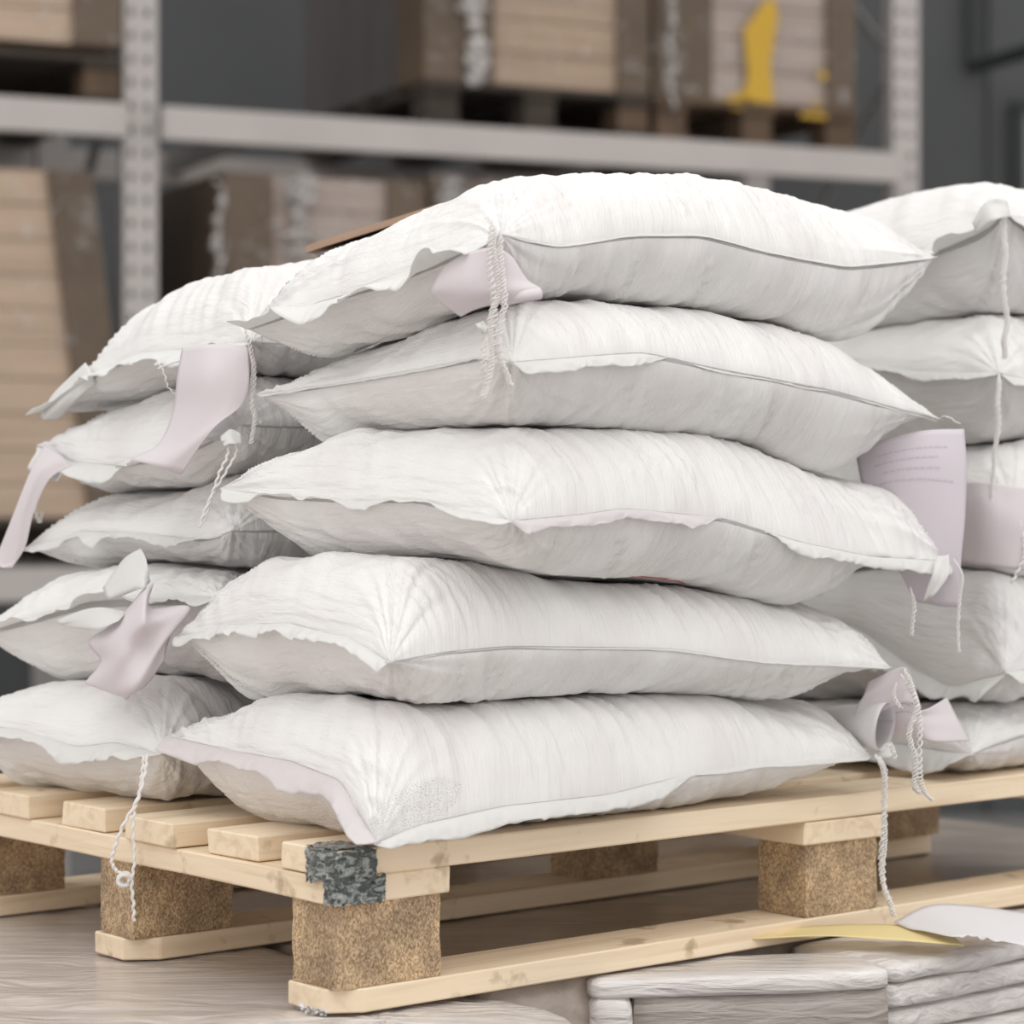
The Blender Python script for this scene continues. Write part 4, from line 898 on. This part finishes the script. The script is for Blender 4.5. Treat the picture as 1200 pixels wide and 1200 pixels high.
def glossfilm():
    m, nt, b, N, K = new_mat('clear_stretch_film'); b.inputs['Base Color'].default_value = (.8, .78, .76, 1); b.inputs['Roughness'].default_value = .12
    tc = N.new('ShaderNodeTexCoord'); nz = N.new('ShaderNodeTexNoise'); nz.inputs['Scale'].default_value = 14; nz.inputs['Detail'].default_value = 6; nz.inputs['Distortion'].default_value = 1.5
    K.new(tc.outputs['Object'], nz.inputs['Vector']); bp = N.new('ShaderNodeBump'); bp.inputs['Distance'].default_value = .05; K.new(nz.outputs[0], bp.inputs['Height']); K.new(bp.outputs[0], b.inputs['Normal'])
    r = N.new('ShaderNodeValToRGB'); r.color_ramp.elements[0].position = .56; r.color_ramp.elements[1].position = .8
    r.color_ramp.elements[0].color = (.0, .0, .0, 1); r.color_ramp.elements[1].color = (.55, .55, .55, 1); K.new(nz.outputs[0], r.inputs[0]); K.new(r.outputs[0], b.inputs['Alpha'])
    return m
M['clear'] = glossfilm()
def rack_pallet(s0, s1, z, label, mat=None):
    """small block pallet standing on the beams: deck boards, blocks, runners"""
    mat = mat or M['darkwood']
    p = empty('rack_pallet', (*kp((s0+s1)/2, .45), z), label, 'pallet', None)
    n = 5
    for i in range(n): kbox('deck_board', s0, s1, -.04+i*.24, .10+i*.24, z+.118, z+.14, mat, p)
    for a in (s0, (s0+s1)/2-.06, s1-.12):
        kbox('stringer_board', a, a+.12, -.04, 1.1, z+.098, z+.117, mat, p)
        for t in (-.03, .47, .97): kbox('pallet_block', a+.005, a+.115, t, t+.12, z+.022, z+.097, mat if a < s1-.2 else M['oldwood'], p)
        kbox('bottom_runner', a, a+.12, -.04, 1.1, z, z+.021, mat, p)
    return p
def load(s0, s1, z0, z1, label, wl, wr, front, lean=0.0, depth=1.05, side='shaded_side', n=10, wrapseed=1, t0=-.02, film=True):
    """boards stacked in bundles with brown corner boards, wrapped in film"""
    root = empty('board_stack', (*kp((s0+s1)/2, .45), z0), label, 'board stack', None)
    h = (z1-z0)/n; r = random.Random(wrapseed)
    def sh(z): return lean*(z1-z)/(z1-z0)
    for i in range(n):
        a, b_ = z0+i*h, z0+(i+1)*h-.003; k = sh((a+b_)/2); j = r.uniform(-.004, .004)
        kbox('board_bundle', s0+.012+j, s1-.012+k+j, t0+.012, t0+depth-.012, a, b_, M[front], root, .002)
    for (a, b_) in ((s0, s0+wl), (s1-wr, s1)):
        isr = b_ == s1; bm = bmesh.new()
        # L-shaped corner board following the lean
        kt, kb = 0.0, (lean if isr else 0.0); out = []
        for z, k in ((z0, kb), (z1, kt)):
            if isr: pts = [(a+k, t0-.006), (b_+k, t0-.006), (b_+k, t0+depth*.99), (b_-.01+k, t0+depth*.99), (b_-.01+k, t0+.006), (a+k, t0+.006)]
            else: pts = [(a, t0-.006), (b_, t0-.006), (b_, t0+.006), (a+.01, t0+.006), (a+.01, t0+.22), (a, t0+.22)]
            out.append([bm.verts.new((*kp(*q), z)) for q in pts])
        A_, B_ = out; m_ = len(A_); bm.faces.new(A_[::-1]); bm.faces.new(B_)
        for i in range(m_): bm.faces.new((A_[i], A_[(i+1) % m_], B_[(i+1) % m_], B_[i]))
        bm_obj('corner_board', bm, M['brown'], root)
    kbox('side_wrap', s0-.004, s0+.01, t0+.225, t0+depth, z0, z1, M[side], root, .001)
    if film:
        nz = N2(wrapseed+3); V = []; nn, mm = 40, 30
        for i in range(nn):
            for j in range(mm):
                f, g = i/(nn-1), j/(mm-1); z = z0+.01+(z1-z0)*f; s = s0+(s1-s0)*g+sh(z)*g
                V.append((*kp(s, t0-.012+.004*nz(i*.5, j*.5)), z))
        I = np.arange(nn*mm).reshape(nn, mm)
        mesh_obj('stretch_film', V, np.stack([I[:-1, :-1], I[1:, :-1], I[1:, 1:], I[:-1, 1:]], -1).reshape(-1, 4), M['clear'], root, True)
    return root
ks = lambda x: ray_chord(x, kp(0, -.03), kp(1, -.03))[1]
zU = ZU+BH/2; zL = ZL+BH/2
rack_pallet(ks(498), ks(762), zU, 'dark pallet on the upper rack level under the middle board stack')
lmid = load(ks(498), ks(762), zU+.142, zU+1.2, 'wrapped board stack in the middle of the upper rack level, shaded grey left side', .24, .115, 'tan', wrapseed=2)
rack_pallet(ks(768), ks(1003), zU, 'pallet on the upper rack level under the yellow-marked board stack', M['oldwood'])
lb = load(ks(768), ks(1003), zU+.142, zU+1.2, 'wrapped board stack with yellow marks on the upper rack level, right of the others', .215, .11, 'tan_pale', wrapseed=4)
for pts in (((872, 35), (893, 5), (907, -6), (912, 20), (903, 75), (908, 133), (880, 133), (868, 118), (877, 90)), ((940, 128), (958, 120), (970, 128), (970, 140), (938, 137)), ((842, 118), (868, 108), (884, 118), (884, 130), (860, 128)), ((960, 84), (967, 82), (969, 93), (962, 95))):
    bm = bmesh.new(); ff, bb = [], []
    for x, y in pts:
        q, k = ray_chord(x, kp(0, -.036), kp(1, -.036)); z = ZC-(y-HZ)/F_PX*q[1]; ff.append(bm.verts.new((*kp(k, -.036), z))); bb.append(bm.verts.new((*kp(k, -.032), z)))
    bm.faces.new(ff); bm.faces.new(bb[::-1])
    for i in range(len(ff)): bm.faces.new((ff[i], bb[i], bb[(i+1) % len(ff)], ff[(i+1) % len(ff)]))
    bm_obj('yellow_mark', bm, M['yellow_film'], lb)
rack_pallet(-1.05, ks(143), zU-.0, 'dark pallet on the upper rack level left of the slotted upright')
load(-1.05, ks(143), zU+.17, zU+1.2, 'wrapped board stack on the upper rack level left of the slotted upright', .1, .145, 'tan_orange', wrapseed=6)
zt_ = ZC-(203-HZ)/F_PX*7.65
rack_pallet(-1.05, ks(140), zL, 'pallet on the lower rack level under the leaning board stack')
load(-1.05, ks(108), zL+.142, zt_, 'tall leaning board stack on the lower rack level at the left edge', .1, .135, 'tan_orange', lean=.13, wrapseed=8)
rack_pallet(ks(262), ks(500), zL, 'pallet on the lower rack level under the shiny wrapped stack')
lshiny = load(ks(262), ks(500), zL+.142, ZC-(206-HZ)/F_PX*7.9, 'shiny film-wrapped stack on the lower rack level right of the slotted upright', .16, .13, 'tan_pale', wrapseed=10, side='brown')
rack_pallet(ks(506), ks(740), zL, 'pallet on the lower rack level hidden low behind the sacks')
lback = load(ks(506), ks(740), zL+.142, ZC-(207-HZ)/F_PX*8.1, 'wrapped stack on the lower rack level just above the folded cardboard', .1, .13, 'brownmid', wrapseed=12)
def film_glint(x, y0, y1, wpx, t, root, seed):
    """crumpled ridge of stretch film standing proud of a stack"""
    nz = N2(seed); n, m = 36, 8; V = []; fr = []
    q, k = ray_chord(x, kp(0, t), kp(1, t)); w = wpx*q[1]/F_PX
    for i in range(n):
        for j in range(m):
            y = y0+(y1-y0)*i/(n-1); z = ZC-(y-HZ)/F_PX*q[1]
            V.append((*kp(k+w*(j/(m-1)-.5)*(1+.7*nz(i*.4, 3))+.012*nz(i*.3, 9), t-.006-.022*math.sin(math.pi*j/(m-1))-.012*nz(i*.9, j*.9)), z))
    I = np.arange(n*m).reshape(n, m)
    mesh_obj('film_glint', V, np.stack([I[:-1, :-1], I[1:, :-1], I[1:, 1:], I[:-1, 1:]], -1).reshape(-1, 4), M['film_glint'], root, True)
M['film_glint'] = film('film_glint_white', (0.75, 0.72, 0.70), (0.30, 0.27, 0.25), 0.08, 30, (1, 1, 1), 0, .02, .45, .62, 1.0)  # pale strips: glints on the film put into colour and shape
film_glint(556, -40, 102, 26, -.035, lmid, 5); film_glint(785, -30, 130, 8, -.035, lb, 6)
film_glint(352, 205, 300, 26, -.035, lshiny, 7); film_glint(256, 212, 330, 8, -.035, lshiny, 8); film_glint(528, 206, 260, 24, -.035, lback, 9)
# cardboard sheets lying on the back of the sacks
cb = empty('cardboard_sheet', W(470, 275, 2.75), 'folded brown cardboard sheet sticking up behind the top sack', 'cardboard')
M['card'] = simple('cardboard', (0.40, 0.27, 0.19), 0.8, noise=.2, scale=20)
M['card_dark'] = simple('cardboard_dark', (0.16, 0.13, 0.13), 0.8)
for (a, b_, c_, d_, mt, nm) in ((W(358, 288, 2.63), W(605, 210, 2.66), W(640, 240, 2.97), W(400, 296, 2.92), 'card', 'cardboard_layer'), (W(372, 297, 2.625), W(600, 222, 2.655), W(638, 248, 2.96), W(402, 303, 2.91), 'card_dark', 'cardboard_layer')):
    bm = bmesh.new(); t = np.array([0, 0, .007]); q = [bm.verts.new(p) for p in (a, b_, c_, d_)]; q2 = [bm.verts.new(p-t) for p in (a, b_, c_, d_)]
    bm.faces.new(q); bm.faces.new(q2[::-1])
    for i in range(4): bm.faces.new((q[i], q2[i], q2[(i+1) % 4], q[(i+1) % 4]))
    bm_obj(nm, bm, M[mt], cb)
